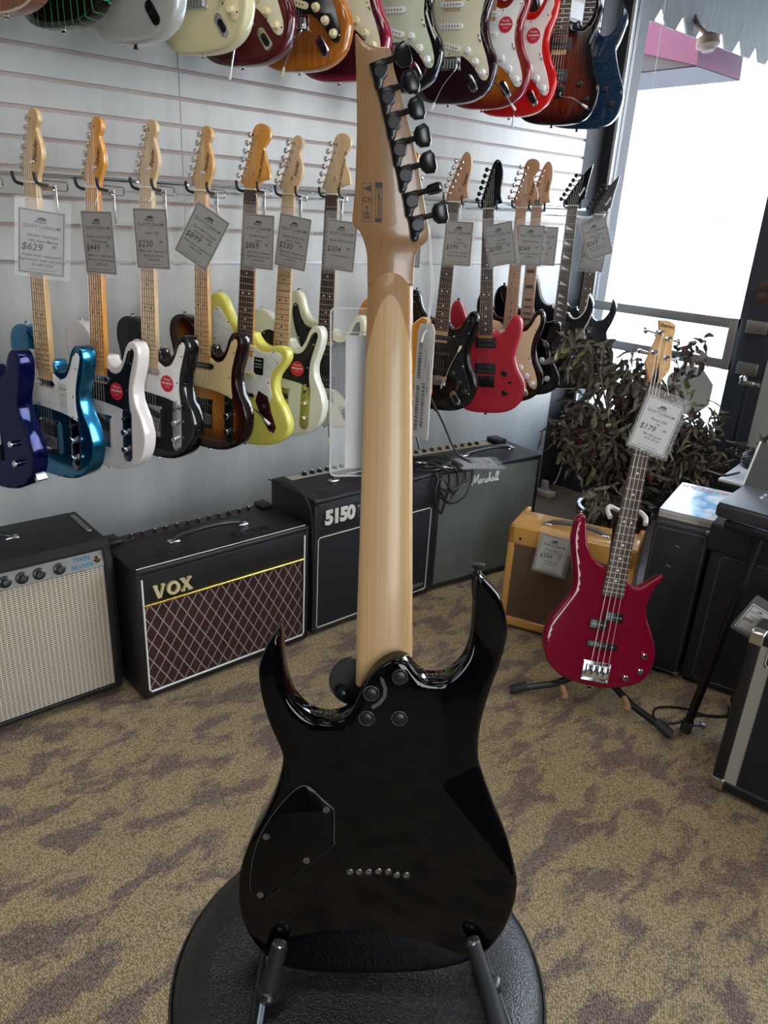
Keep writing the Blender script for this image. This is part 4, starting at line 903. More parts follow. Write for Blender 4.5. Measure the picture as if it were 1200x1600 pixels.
def amp_knobs(T, xs, y, z, ax=(0, -1, 0), r=.011, m=blackp, cap=chrome):
    for x in xs:
        o = MB().lathe((x, y, z), ax, [(r*1.4, 0), (r*1.3, .003), (r*.85, .005), (r*.8, .014)], 16).build('control_knob', m, T, sharp=30)
        a = Vector(ax).normalized(); p = Vector((x, y, z)) + a*.0142
        MB().lathe(p, ax, [(r*.62, 0), (r*.55, .0012)], 12).build('knob_cap', cap, o)

AG = None
# silver-panel combo at left
T = empty('guitar_amplifier', 'large black amplifier with woven silver grille cloth and silver control panel, leftmost', 'amplifier', M=amp_frame((-.008, 1.91, 0), 0.6))
W, D, H = .668, .265, .512
mb = MB(); mb.box((0, .02, .03), (W, D, H), .006).box((0, -.004, .03), (.02, .03, H-.02), .004).box((W-.02, -.004, .03), (W, .03, H-.02), .004)
mb.add([(0, -.004, H-.022), (W, -.004, H-.022), (W, -.004, H-.014), (W, .02, H), (0, .02, H), (0, -.004, H-.014), (0, .02, H-.022), (W, .02, H-.022)], [(0, 1, 2, 5), (5, 2, 3, 4), (0, 5, 4, 6), (1, 7, 3, 2), (0, 6, 7, 1)])
mb.box((0, 0, .03), (W, .03, .042), .003).build('cabinet', tolexb, T)
MB().box((.021, .004, .044), (W-.021, .02, H-.076)).build('grille', twin_cloth, T)
silv = mat('silver_panel', (.52, .52, .50), .35, .85)
o = MB(); o.add([(.021, -.001, H-.073), (W-.021, -.001, H-.073), (W-.021, .010, H-.024), (.021, .010, H-.024), (.021, .02, H-.073), (W-.021, .02, H-.073)], [(0, 1, 2, 3), (0, 4, 5, 1)])
P_ = o.build('control_panel', silv, T)
amp_knobs(P_, [.09, .135, .18, .225, .29, .345, .39, .432, .475, .528], .003, H-.052, ax=(0, -1, .22), r=.012)
q = MB(); put_text(q, 'TWIN', .018, .588, .0035, H-.040, bold=.0003); put_text(q, 'REVERB', .018, .588, .0, H-.060, bold=.0003)
q.build('panel_lettering', mat('blue_ink', (.05, .22, .35), .5), P_, sharp=0)
MB().lathe((.630, .004, H-.05), (0, -1, .2), [(.010, 0), (.010, .003), (.007, .004), (.006, .009), (.003, .011)], 14).build('pilot_jewel', mat('amber_jewel', (.10, .05, .015), .15, .3), P_)
strap_handle(T, W/2, .15, H, .24, cap=chrome)
for s in (.045, W-.015):
    MB().box((s-.014, .09, H), (s+.0, .23, H+.004), .002).build('chrome_strap', steel, T)
for s in (-.006, W): MB().box((s, .0, .06), (s+.007, .03, H-.05), .003).build('tilt_leg', gunmetal, T)
corners(T, W, D, H, steel, z0=.03, s=.02, where=[(False, False), (True, False)])
for x in (.05, W-.05):
    for y in (.05, D-.05): MB().cyl((x-.012, y, .016), (x+.012, y, .016), .016, 14).cyl((x, y, .02), (x, y, .04), .006).build('caster', gunmetal, T)

# diamond-grille combo
T = empty('guitar_amplifier', 'black amplifier with maroon diamond grille, white piping and three gold letters', 'amplifier', M=amp_frame((.690, 1.828, 0), 1.2))
W, D, H = .600, .262, .438
cabinet(T, W, D, H, tolexb, fr=.018, recess=.010)
MB().box((.018, .003, H-.118), (W-.018, .012, H-.018), .003).build('upper_panel', tolexb, T)
MB().box((.022, .006, .034), (W-.022, .011, H-.115)).build('grille', vox_cloth, T)
MB().cyl((.018, .002, H-.116), (W-.018, .002, H-.116), .0042).build('gold_strip', goldm, T)
MB().tube([(.019, .001, H-.03), (.019, .001, .040), (.026, .001, .032), (W-.026, .001, .032), (W-.019, .001, .040), (W-.019, .001, H-.03)], .0028, 6).build('piping', whitet, T)
MB().tube([(.010, .012, H+.001), (W-.010, .012, H+.001)], .0014, 6).build('top_piping', creamt, T)
mb = MB()
def letter(mb, strokes, x, z, s, y0, y1, wd):
    for (a, b_, k) in strokes:
        a = Vector(a)*s; b_ = Vector(b_)*s; d = (b_-a).normalized(); nn = Vector((-d.y, d.x))*wd*k*s
        mb.prism([(x+(a-nn).x, z+(a-nn).y), (x+(b_-nn).x, z+(b_-nn).y), (x+(b_+nn).x, z+(b_+nn).y), (x+(a+nn).x, z+(a+nn).y)], y0, y1)
V_ = [((.12, .95), (.42, .0), 1.5), ((.78, .95), (.48, .0), .8), ((.0, .95), (.32, .95), .6), ((.62, .95), (.9, .95), .6)]
X_ = [((.15, .95), (.75, .05), 1.5), ((.72, .95), (.16, .05), .8), ((.0, .95), (.36, .95), .6), ((.58, .95), (.88, .95), .6), ((.0, .03), (.32, .03), .6), ((.56, .03), (.92, .03), .6)]
letter(mb, V_, .050, H-.098, .040, -.006, .003, .085); letter(mb, X_, .134, H-.098, .040, -.006, .003, .085)
cx, cz = .111, H-.098+.019; ring = []
for k in range(24):
    a0, a1 = 2*PI*k/24, 2*PI*(k+1)/24
    f_ = lambda a, r_, w2: (cx + math.cos(a)*r_*w2, cz + math.sin(a)*r_)
    mb.prism([f_(a0, .0205, 1), f_(a1, .0205, 1), f_(a1, .0145, .72), f_(a0, .0145, .72)], -.006, .003)
mb.build('logo', mat('cream_gold', (.80, .68, .38), .3, .3), T)
strap_handle(T, W/2, .125, H, .24)
for x in (.14, .40): 
    v_ = MB()
    for k in range(6): v_.box((x-.04 + k*.022, .05, H), (x-.04+k*.022+.018, .085, H+.003), .001)
    v_.build('top_vent', blackm, T)
MB().box((.06, D-.055, H-.004), (W-.06, D-.012, H+.001)).build('control_panel', mat('maroon_panel', (.025, .010, .010), .4), T)
amp_knobs(T, [.09 + k*.038 for k in range(12)], D-.034, H, ax=(0, 0, 1), r=.0075)
for x in (.012, W-.052): MB().box((x, D-.06, H), (x+.04, D, H+.014), .004).build('panel_cheek', tolexb, T)
feet(T, W, D)

# 5150 combo
T = empty('guitar_amplifier', 'black amplifier with four big white numerals, half behind the maple neck', 'amplifier', M=amp_frame((1.315, 1.850, 0), 0.4))
W, D, H = .570, .265, .517
cabinet(T, W, D, H, tolexd, fr=.016, recess=.010)
MB().box((.016, .002, H-.130), (W-.016, .012, H-.016), .003).build('upper_panel', tolexd, T)
MB().box((.018, .005, .028), (W-.018, .011, H-.13)).build('grille', black_cloth, T)
frame_line(T, .020, .030, W-.020, H-.140, .003, .0018, creamt)
q = MB(); put_text(q, '5150', .068, .105, -.0035, H-.072, bold=.0035, ext=.002, spacing=.92); put_text(q, '®', .012, .186, -.0035, H-.055)
q.build('logo', mat('aged_white_letters', (.66, .64, .55), .4), T, sharp=0)
q = MB(); put_text(q, '•EVH•', .026, W-.065, .0035, .055, bold=.0002); q.build('badge', mat('grey_letters', (.35, .35, .34), .4), T, sharp=0)
strap_handle(T, W/2, .12, H, .24, rise=.02)
MB().box((.06, .05, H), (.20, .085, H+.002), .001).build('top_vent', blackm, T)
amp_knobs(T, [.12 + k*.034 for k in range(10)], D-.03, H, ax=(0, 0, 1), r=.009)
MB().box((.05, D-.055, H-.003), (W-.03, D-.010, H+.0012)).build('control_panel', mat('ivory_panel', (.42, .40, .33), .4), T)
corners(T, W, D, H, blackp, s=.022)
feet(T, W, D)

# grey-cloth combo
T = empty('guitar_amplifier', 'black amplifier with plain grey-green grille cloth and white cursive lettering', 'amplifier', M=amp_frame((1.892, 1.862, 0), -6.5))
W, D, H = .548, .262, .515
cabinet(T, W, D, H, tolexd, fr=.018, recess=.008)
MB().box((.016, .002, .028), (W-.016, .011, H-.016), .002).build('grille', mar_cloth, T)
def script(mb, strokes, x, z, s, y, r):
    for st in strokes: mb.tube([(x + p[0]*s, y, z + p[1]*s) for p in spline(st, 5, closed=False)], r, 6)
Ms = [[(0, .1), (.1, .0), (.25, .35), (.42, 1.0), (.45, .3), (.50, .2), (.65, .6), (.88, 1.05), (.86, .4), (.92, .05), (1.05, .12)]]
as_ = lambda o: [[(o+.32, .42), (o+.18, .46), (o+.02, .2), (o+.12, .02), (o+.30, .25), (o+.34, .42), (o+.34, .08), (o+.48, .12)]]
rs_ = lambda o: [[(o, .1), (o+.1, .46), (o+.14, .38), (o+.28, .42), (o+.30, .1), (o+.42, .12)]]
ss_ = lambda o: [[(o, .1), (o+.16, .48), (o+.22, .2), (o+.12, .02), (o+.0, .08)], [(o+.12, .02), (o+.34, .14)]]
hs_ = lambda o: [[(o, .1), (o+.16, .7), (o+.18, 1.02), (o+.10, .9), (o+.06, .02), (o+.18, .42), (o+.30, .40), (o+.30, .08), (o+.42, .12)]]
ls_ = lambda o: [[(o, .12), (o+.18, .75), (o+.20, 1.02), (o+.12, .9), (o+.10, .2), (o+.18, .03), (o+.30, .14)]]
mb = MB()
for st in (Ms, as_(1.02), rs_(1.48), ss_(1.92), hs_(2.28), as_(2.70), ls_(3.18), ls_(3.46)): script(mb, st, .168, .436, .038, -.003, .0024)
mb.build('logo', mat('white_script', (.80, .78, .70), .4), T)
strap_handle(T, W*.62, .11, H, .25, rise=.022)
MB().box((.03, D-.062, H-.003), (W-.10, D-.012, H+.0012)).build('control_panel', mat('gold_panel', (.50, .42, .28), .4, .5), T)
amp_knobs(T, [.06 + k*.040 for k in range(9)], D-.036, H, ax=(0, 0, 1), r=.009, cap=goldm)
MB().box((W-.085, D-.075, H), (W-.03, D, H+.018), .006).build('panel_cheek', tolexd, T)
frame_line(T, .0175, .030, W-.0175, H-.0175, .0, .0014, blackp)
feet(T, W, D)

# tweed combo
T = empty('guitar_amplifier', 'small tan lacquered tweed amplifier with brown grille behind the red bass', 'amplifier', M=amp_frame((1.930, 1.525, 0), -66))
W, D, H = .440, .222, .410
mb = MB(); mb.box((0, .014, .012), (W, D-.05, H), .008).box((0, D-.06, .012), (W, D, H-.05), .008).box((0, D-.07, .012), (.022, D, H), .008).box((W-.022, D-.07, .012), (W, D, H), .008)
fr = .034
mb.box((0, 0, .012), (fr*.8, .02, H), .008).box((W-fr*.8, 0, .012), (W, .02, H), .008).box((0, 0, H-.072), (W, .02, H), .008).box((0, 0, .012), (W, .02, .05), .008)
mb.build('cabinet', tweedm, T)
MB().box((.024, .004, .046), (W-.024, .013, H-.068)).build('grille', tweed_cloth, T)
MB().lathe((.045, 0, H-.045), (0, -1, 0), [(.005, 0), (.005, .003), (.002, .003)], 10).build('screw', gunmetal, T)
MB().box((.03, D-.055, H-.048), (W-.03, D-.012, H-.044)).build('control_panel', chrome, T)
amp_knobs(T, [.08 + k*.05 for k in range(6)], D-.034, H-.044, ax=(0, 0, 1), r=.010, m=blackp)
strap_handle(T, W/2, .07, H, .20, m=mat('grey_strap', (.10, .10, .11), .5), rise=.024)
q = MB(); put_text(q, 'Fender', .016, .38, -.001, H-.095, shear=.3); q.build('logo', chrome, T, sharp=0)
feet(T, W, D)
price_tag('price card in a clear sleeve hanging on the front of the tweed amplifier', (1.958, 1.350, .352), -60, 6, ('Fender Blues Jr.', 'Lacquered Tweed', '599', '99', 'Small tube amp', 'Killer Small', ''), None, w_=.100, h_=.138, pm=mat('light_grey_paper', (.50, .50, .47), .8), cord=(2.02, 1.385, .425))

# tall black cabinets at right
dkt = tolex('worn_black_tolex', (.020, .022, .027), .6)
T = empty('speaker_cabinet', 'tall plain black speaker cabinet with magazines on top', 'speaker cabinet', M=amp_frame((2.112, 1.088, 0), -72.0))
W, D, H = .168, .42, .540
MB().box((0, 0, .01), (W, D, H), .010).build('cabinet', dkt, T)
frame_line(T, .008, .02, W-.008, H-.02, -.0005, .0010, mat('grey_piping', (.16, .17, .18), .5))
corners(T, W, D, H, mat('worn_steel', (.22, .21, .19), .5, .8), z0=.01, s=.016, where=[(True, True), (True, False)])
for sx1, sz1 in ((.083, H-.072), (.068, H-.145)): MB().prism(capsule(sx1, sz1, .015, .003, -.3), -.0012, .001).build('scuff_mark', mat('scuff', (.3, .3, .3), .6), T)
feet(T, W, D, h=.012)
T2 = empty('speaker_cabinet', 'wide black speaker cabinet behind the keyboard stand leg', 'speaker cabinet', M=amp_frame((2.172, .920, 0), -74))
MB().box((0, 0, .01), (.46, .40, .500), .010).build('cabinet', dkt, T2)
frame_line(T2, .035, .03, .425, .47, -.0005, .0012, MATS['grey_piping'])
feet(T2, .46, .40, h=.012)
# magazines
def mag_fn(n, l, b):
    t = n.new('ShaderNodeTexCoord'); ns = n.new('ShaderNodeTexNoise'); ns.inputs['Scale'].default_value = 9; ns.inputs['Detail'].default_value = 4; ns.inputs['Distortion'].default_value = 1.5
    l.new(t.outputs['Object'], ns.inputs[0])
    r = ramp(n, [(.30, (.05, .12, .45)), (.42, (.30, .60, .80)), (.52, (.80, .85, .88)), (.66, (.75, .78, .82)), (.74, (.62, .12, .10))]); l.new(ns.outputs[0], r.inputs[0]); l.new(r.outputs[0], b.inputs['Base Color'])
magm = mat('glossy_cover', rough=.18, coat=.5, fn=mag_fn)
Mg = amp_frame((2.150, 1.100, .540), -73)
for k, (lab, m_, t_) in enumerate((('brown-edged songbook at the bottom of the stack on the black cabinet', mat('brown_cover', (.30, .20, .13), .5), .012), ('grey songbook in the middle of the stack on the black cabinet', mat('grey_cover', (.45, .44, .42), .4), .008), ('glossy pale blue and white magazine on top of the stack', magm, .009))):
    z0 = .0 + sum((.012, .008, .009)[:k])
    T = empty('magazine', lab, 'magazine', 'magazines stacked on the cabinet', M=Mg @ Matrix.Translation((.001*k, -.002*k, z0)))
    MB().box((0, 0, 0.001), (.165, .33, t_-.001)).build('pages', mat('page_edges', (.62, .58, .50), .8), T)
    MB().box((-.001, -.001, t_-.001), (.167, .332, t_)).box((-.001, -.001, 0), (.167, .332, .001)).build('cover', m_, T)
    if k == 2: 
        q = MB(); put_text(q, 'GUITAR', .045, .083, 0, t_+.0003, rot=PI, face='+z', bold=.001); q.xf(Matrix.Translation((0, .300, 0)))
        q.build('cover_title', mat('red_ink', (.6, .06, .04), .4), T, sharp=0)
# white-topped case with coiled cables behind the magazines
T = empty('equipment_case', 'low case with glossy white top behind the magazines', 'case', M=amp_frame((2.62, 1.14, 0), -80))
MB().box((0, 0, .0), (.34, .26, .56), .008).build('case_body', tolexb, T); MB().box((-.002, -.002, .56), (.342, .262, .572), .004).build('lid', mat('gloss_white', (.72, .74, .76), .2), T)
mb = MB(); Tc = amp_frame((2.70, 1.00, .585), -80)
for k in range(5):
    pts = [(math.cos(a)*(.10+.008*k) + .006*k, math.sin(a)*(.045+.004*k) + .01*k, .010*k + .045*max(0, math.sin(a*.5+.2*k))) for a in np.linspace(0, 2*PI, 28)]
    mb.tube(pts, .0048, 7)
mb.tube(spline3([(-.10, 0, .01), (-.14, -.05, .0), (-.20, -.06, .006)]), .0048, 7)
tag(mb.build('cable_coil', blackp, M=Tc), 'coiled black cables lying on the white-topped case', 'cable')
# mixer on its stand
T = empty('mixing_console', 'dark grey mixing console with small white faders cut by the right edge', 'mixer', M=amp_frame((1.965, .845, .668), -82))
MB().box((0, 0, 0), (.46, .235, .040), .010).build('case', mat('console_black', (.035, .036, .042), .4), T)
MB().box((.004, .004, .040), (.456, .225, .0425), .001).build('face_plate', mat('console_grey', (.12, .125, .14), .4), T)
for i in range(5):
    for j in range(2): MB().box((.075+.022*i, .120 - .014*i*0 + j*.035, .0425), (.083+.022*i, .138 + j*.035, .0475), .001).build('fader_cap', mat('fader_grey', (.55, .55, .55), .4), T)
for i in range(4): MB().lathe((.13 + i*.04, .055, .0425), (0, 0, 1), [(.007, 0), (.0065, .010)], 12).build('control_knob', blackp, T)
MB().lathe((.125, .085, .0425), (0, 0, 1), [(.010, 0), (.010, .02), (.006, .024)], 12).tube([(.125, .085, .066), (.16, .07, .085), (.24, .06, .05)], .003, 6).build('plug', chrome, T)
mb = MB(); mb.add([(0, .225, .040), (.46, .225, .040), (.46, .300, .16), (0, .300, .16), (0, .24, .03), (.46, .24, .03), (.46, .315, .15), (0, .315, .15)], [(0, 1, 2, 3), (4, 7, 6, 5), (0, 4, 5, 1), (3, 2, 6, 7), (0, 3, 7, 4), (1, 5, 6, 2)])
mb.build('raised_panel', MATS['console_black'], T)
MB().tube([(.0, .222, .042), (.0, .299, .162)], .003, 6).build('panel_edge', whitet, T)
T = empty('keyboard_stand', 'black tubular keyboard stand with slanted leg and rubber foot carrying the mixer', 'stand', loc=(1.903, .755, 0))
def leg(a, b_, name='leg'):
    o = MB().tube([a, b_], .013, 10).build(name, gunmetal, T)
    d = (Vector(b_)-Vector(a)).normalized(); MB().tube([Vector(a), Vector(a)+d*.035], .017, 10).build('rubber_foot', rubber, o)
leg((0, 0, .018), (.10, -.035, .645)); leg((.28, -.02, .018), (.10, -.12, .645)); leg((.185, -.34, .018), (.14, -.34, .645)); leg((.34, -.36, .018), (.14, -.38, .645))
MB().tube([(.08, .06, .652), (.08, -.42, .652)], .013, 10).tube([(.24, .06, .652), (.24, -.42, .652)], .013, 10).tube([(.08, -.2, .652), (.24, -.2, .652)], .010, 8).build('top_rail', gunmetal, T)
MB().tube([(.022, .0, .03), (.05, -.02, .03)], .006, 8).lathe((.05, -.02, .03), (.8, -.5, 0), [(.010, 0), (.010, .010), (.006, .014)], 10).build('leg_knob', steel, T)
tag(MB().box((0, 0, 0), (.36, .20, .090), .012).build('gear_bag', mat('black_cloth', (.016, .018, .022), .8), M=amp_frame((2.118, .915, .500), -78)), 'black cloth-covered gear box under the mixer', 'box')
# small mic stand by the door
T = empty('microphone_stand', 'thin black microphone stand with chrome clamp in front of the door', 'stand', loc=(3.15, 1.345, 0))
MB().tube([(0, 0, .02), (0, 0, .83)], .009, 10).build('pole', gunmetal, T)
MB().lathe((0, 0, 0), (0, 0, 1), [(.11, 0), (.11, .008), (.02, .02), (.012, .05)], 24).build('base', gunmetal, T)
MB().box((-.014, -.03, .825), (.014, .03, .845), .004).lathe((0, .02, .845), (0, 0, 1), [(.014, 0), (.016, .010), (.008, .018)], 12).lathe((0, -.03, .835), (0, -1, 0), [(.010, 0), (.010, .02)], 10).build('clamp', chrome, T)

# large amplifier at the right edge
T = empty('guitar_amplifier', 'large black amplifier with silver trim and chrome corners at the right edge', 'amplifier', M=amp_frame((1.752, .598, 0), -81))
W, D, H = .60, .27, .492
cabinet(T, W, D, H, tolexb, fr=.030, recess=.012)
MB().box((.028, .004, .035), (W-.028, .012, H-.028)).build('baffle', mat('silver_cloth', (.33, .31, .26), .7), T)
MB().box((.062, .0, .045), (W-.05, .008, H-.095), .002).build('grille', black_cloth, T)
MB().box((.048, -.001, H-.082), (W-.04, .010, H-.030), .002).build('control_panel', blackp, T); frame_line(T, .050, H-.080, W-.042, H-.032, -.002, .001, whitet)
amp_knobs(T, [.10 + .05*k for k in range(9)], -.001, H-.055, r=.009)
corners(T, W, D, H, mat('nickel', (.62, .60, .54), .28, 1), s=.034)
strap_handle(T, W/2, .13, H, .22)
feet(T, W, D)
price_tag('white price card with black print lying behind the chrome corner at the right edge', (1.838, .628, .478), -66, 22, ('Fender Blues', 'Deluxe', '899', '99', '', '', ''), None, w_=.056, h_=.080, pm=paperw)

# ------------------------------------------------------------------ seven-string guitar in the foreground, seen from behind
FG = frame((.4236, .4453, .5522), (.1009, .1761, .9792), (.7635, -.6447, .0373))
T = empty('electric_guitar', 'glossy black seven-string guitar seen from behind, standing upright in the foreground', 'guitar', M=FG)
fgblack = mat('piano_black', (.0010, .0010, .0018), .035, spec=.3)
def tummy(x, z):
    dA = x - .068; dB = (x-.085)*.81 + (z-.225)*.59; dC = (.47 - z)*.55 + (x-.07)*.3
    d = min(dA, dB, dC); return .30*max(0., d)
def heel(x, z):
    # sloped shoulder around the neck joint
    d = min((z - .318) * .9, .045 - abs(x - .004)); return 0.
ol = spline(RGB_, 6)
body_mb('fg', ol, .040, .0055, .0065, cut_front=tummy).build('body', fgblack, T, sharp=50)
def fgneck_fn(n, l, b):
    o = xyz(n, l)
    t = n.new('ShaderNodeTexCoord'); mp = n.new('ShaderNodeMapping'); mp.inputs['Scale'].default_value = (330, 40, 2.5)
    ns = n.new('ShaderNodeTexNoise'); ns.inputs['Scale'].default_value = 1; ns.inputs['Detail'].default_value = 3; l.new(t.outputs['Object'], mp.inputs[0]); l.new(mp.outputs[0], ns.inputs[0])
    r1 = ramp(n, [(.35, (.53, .34, .155)), (.65, (.60, .40, .195))]); r2 = ramp(n, [(.35, (.34, .18, .07)), (.65, (.39, .21, .085))])
    l.new(ns.outputs[0], r1.inputs[0]); l.new(ns.outputs[0], r2.inputs[0])
    zb = math_(n, l, 'ADD', o[2], math_(n, l, 'MULTIPLY', math_(n, l, 'POWER', math_(n, l, 'ABSOLUTE', o[0]), 2.0), 105.0))
    fac = math_(n, l, 'GREATER_THAN', zb, .787)
    l.new(mixc(n, l, fac, r1.outputs[0], r2.outputs[0]), b.inputs['Base Color'])
fgneck = mat('foreground_maple', rough=.33, coat=.15, fn=fgneck_fn)
fghead = mat('foreground_maple_head', rough=.28, coat=.35, fn=wood_fn((.29, .155, .062), (.35, .19, .078), (200, 40, 3)))
mb = MB(); v = []; ns_ = 21
zz = [.35, .395, .45, .55, .65, .75, .78, .790, .797, .803, .808, .814, .820]
for z in zz:
    u = (z - .395)/(.803-.395); wd = .0328 + (.0240-.0328)*max(0, u)
    dp = .0175 + (.0150-.0175)*max(0, min(1, u))
    yb = .046
    if z > .795: wd = .0240; dp = {.797: .0147, .803: .0140, .808: .0134, .814: .0129, .820: .0112}[z]
    if z < .42: dp = .0195
    for k in range(ns_):
        a = PI*k/(ns_-1); c_ = math.cos(a); v.append((wd*(abs(c_)**.9)*(1 if c_ >= 0 else -1), yb - dp*math.sin(a)**.62, z))
f = []
for i in range(len(zz)-1):
    for k in range(ns_-1): f.append((i*ns_+k, i*ns_+k+1, (i+1)*ns_+k+1, (i+1)*ns_+k))
    f.append((i*ns_+ns_-1, i*ns_, (i+1)*ns_, (i+1)*ns_+ns_-1))
f.append(tuple(range(ns_))); f.append(tuple((len(zz)-1)*ns_+k for k in range(ns_)))
mb.add(v, f).build('neck', fgneck, T, sharp=60)
MB().prism([(-.0328, .372), (-.0240, .803), (.0240, .803), (.0328, .372)], .046, .0525, .0006).build('fretboard', rosewood, T)
MB().box((-.024, .046, .803), (.024, .056, .807), .0005).build('nut', bone, T)
# tilted headstock
HM = Matrix.Translation((0, .034, .803)) @ Matrix.Rotation(math.radians(11), 4, 'X')
HO = [(-.0361, .2206, 1), (-.0300, .2152), (-.0173, .2105), (-.0070, .2100), (-.0035, .2055), (.0, .1908), (.0059, .1748), (.012, .1558), (.0188, .1336), (.026, .108), (.0321, .0788), (.0368, .0578), (.0391, .0445), (.0362, .0375), (.0300, .0322), (.0257, .0237), (.0242, .0078), (.0240, -.006, 1), (-.0240, -.006, 1), (-.0243, .0071), (-.0247, .0229), (-.0275, .0353), (-.0324, .0463), (-.0398, .0545), (-.0388, .0717), (-.0370, .0954), (-.0357, .1412), (-.0362, .1849), (-.0370, .206), (-.0376, .2185)]
MB().prism(spline(HO, 5), .0, .0145, .0018).build('headstock', fghead, T, sharp=60, M=HM)
TP = [((-.0134, .1895), 20), ((-.0057, .1675), 19), ((.0003, .1462), 17), ((.0065, .1226), 16), ((.0128, .0997), 15), ((.0199, .0762), 15), ((.0264, .054), 14)]
ROLL = [.75, 1.0, 1.0, .95, .9, .12, .95]
tun_m = mat('black_chrome', (.006, .0065, .008), .24, .2)
for ((x, z), ang), rl in zip(TP, ROLL):
    mb = MB()
    mb.prism([(-.0088, .0098), (.0085, .0098), (.0087, .0), (.0060, -.0068), (.0005, -.0098), (-.0020, -.0150), (-.0050, -.0178), (-.0085, -.0172), (-.0102, -.0140), (-.0094, -.0080), (-.0088, .0)], -.0085, .0, .0012)
    mb.lathe((0, -.0083, -.0005), (0, -1, 0), [(.0078, 0), (.0078, .0010), (.0066, .0012), (.0062, .0004), (.001, .0004)], 24)
    mb.lathe((-.0062, -.0083, -.0142), (0, -1, 0), [(.0022, 0), (.0018, .0010), (.0006, .0011)], 10)
    mb.tube([(.004, -.0052, .0060), (.022, -.0052, .0060)], .0032, 10)
    o = mb.build('tuning_peg', tun_m, T, M=HM @ Matrix.Translation((x, 0, z)) @ Matrix.Rotation(math.radians(-ang), 4, 'Y') @ Matrix.Scale(.88, 4))
    kb = MB()
    kb.prism([(-.0062, -.0040), (-.003, -.0078), (.0042, -.0088), (.0068, -.005), (.0068, .005), (.0042, .0088), (-.003, .0078), (-.0062, .0040)], -.0032, .0032, .0018)
    kb.build('tuner_button', tun_m, o, M=HM @ Matrix.Translation((x, 0, z)) @ Matrix.Rotation(math.radians(-ang), 4, 'Y') @ Matrix.Translation((.0240, -.0046, .0053)) @ Matrix.Rotation((1-rl)*1.6, 4, 'X') @ Matrix.Scale(1.22, 4))
    MB().lathe((0, .0145, 0), (0, 1, 0), [(.006, 0), (.006, .002), (.004, .003), (.004, .012)], 12).build('string_post', tun_m, o, M=HM @ Matrix.Translation((x, 0, z)))
q = MB(); yl = -.0003
def fline(q, x0, z0, x1, z1, t_):
    for a, b_, c_, d in ((x0, z0, x1, z0+t_), (x0, z1-t_, x1, z1), (x0, z0, x0+t_, z1), (x1-t_, z0, x1, z1)): q.add([(a, yl, b_), (c_, yl, b_), (c_, yl, d), (a, yl, d)], [(0, 1, 2, 3)])
fline(q, -.0300, .0555, -.0205, .0918, .0004)
q.add([(-.0291, yl, .0870), (-.0213, yl, .0903), (-.0213, yl, .0838)], [(0, 1, 2)])
put_text(q, 'CE', .0072, -.0252, yl, .0765, rot=-PI/2*0, bold=.0001); put_text(q, 'X', .0045, -.0252, yl, .0690, bold=.0002); put_text(q, 'UK', .0042, -.0252, yl, .0640, bold=.0002); put_text(q, 'CA', .0042, -.0252, yl, .0600, bold=.0002)
fline(q, -.0168, .0555, -.0098, .0928, .0006)
q.add([(-.0168, yl, .0880), (-.0098, yl, .0880), (-.0098, yl, .0928), (-.0168, yl, .0928)], [(0, 1, 2, 3)]); q.add([(-.0168, yl, .0555), (-.0098, yl, .0555), (-.0098, yl, .0590), (-.0168, yl, .0590)], [(0, 1, 2, 3)])
put_text(q, 'COMPONENTS', .0042, -.0133, yl, .0736, rot=-PI/2, bold=.0001); put_text(q, 'MADE IN', .0020, -.0186, yl, .0735, rot=-PI/2)
q.build('printed_marks', inkb, T, sharp=0, M=HM)
# bolts, cover, string ferrules
ring_m = mat('bright_ring', (.55, .55, .56), .15, 1)
for x, z in ((.0178, .3769), (-.0138, .3569), (-.0184, .3272), (.018, .3278)):
    o = MB().lathe((x, .0002, z), (0, -1, 0), [(.0088, 0), (.0088, .0012), (.0080, .0014), (.0074, .0008)], 24).build('neck_bolt_ferrule', tun_m, T)
    MB().tube([(x + .0086*math.cos(a), -.0011, z + .0086*math.sin(a)) for a in np.linspace(0, 2*PI, 25)], .00032, 5).build('rim', ring_m, o)
    MB().lathe((x, -.0004, z), (0, -1, 0), [(.0064, 0), (.0058, .0014), (.0024, .0020), (.0020, .0008)], 16).build('bolt_head', mat('dull_black_steel', (.03, .03, .033), .35, .7), o)
cov = spline([(-.0800, .2400), (-.0669, .2264), (-.0560, .2165), (-.0545, .2080), (-.0545, .1760), (-.0560, .1690), (-.0853, .1424), (-.1289, .1026), (-.1394, .0982), (-.1498, .1056), (-.1518, .1231), (-.146, .1604), (-.133, .1932), (-.1107, .2257), (-.0920, .2430)], 4)
o = MB().prism(cov, -.0016, .001, .0008).build('cavity_cover', mat('cover_black', (.0015, .0015, .002), .10, spec=.24), T)
MB().tube([(x, -.0003, z) for x, z in cov + cov[:1]], .00035, 4, caps=False).build('cover_edge', mat('cover_edge_grey', (.20, .20, .20), .3), o)
for x, z in ((-.0632, .2152), (-.1324, .1802), (-.0861, .1507), (-.1401, .1049)):
    MB().lathe((x, -.0016, z), (0, -1, 0), [(.0042, 0), (.0040, .0008), (.0030, .0009), (.0028, .0003), (.0018, .0003), (.0016, .0010)], 14).build('cover_screw', mat('screw_grey', (.22, .22, .225), .22, .9), o)
for x, z in ((-.0355, .1358), (-.0251, .136), (-.0139, .1361), (-.0024, .1372), (.0088, .1369), (.0189, .1325), (.0301, .1327)):
    MB().lathe((x, .0, z), (0, -1, 0), [(.0042, 0), (.0040, .0012), (.0032, .0014), (.0030, .0002), (.001, .0002)], 16).build('string_ferrule', MATS['screw_grey'], T)
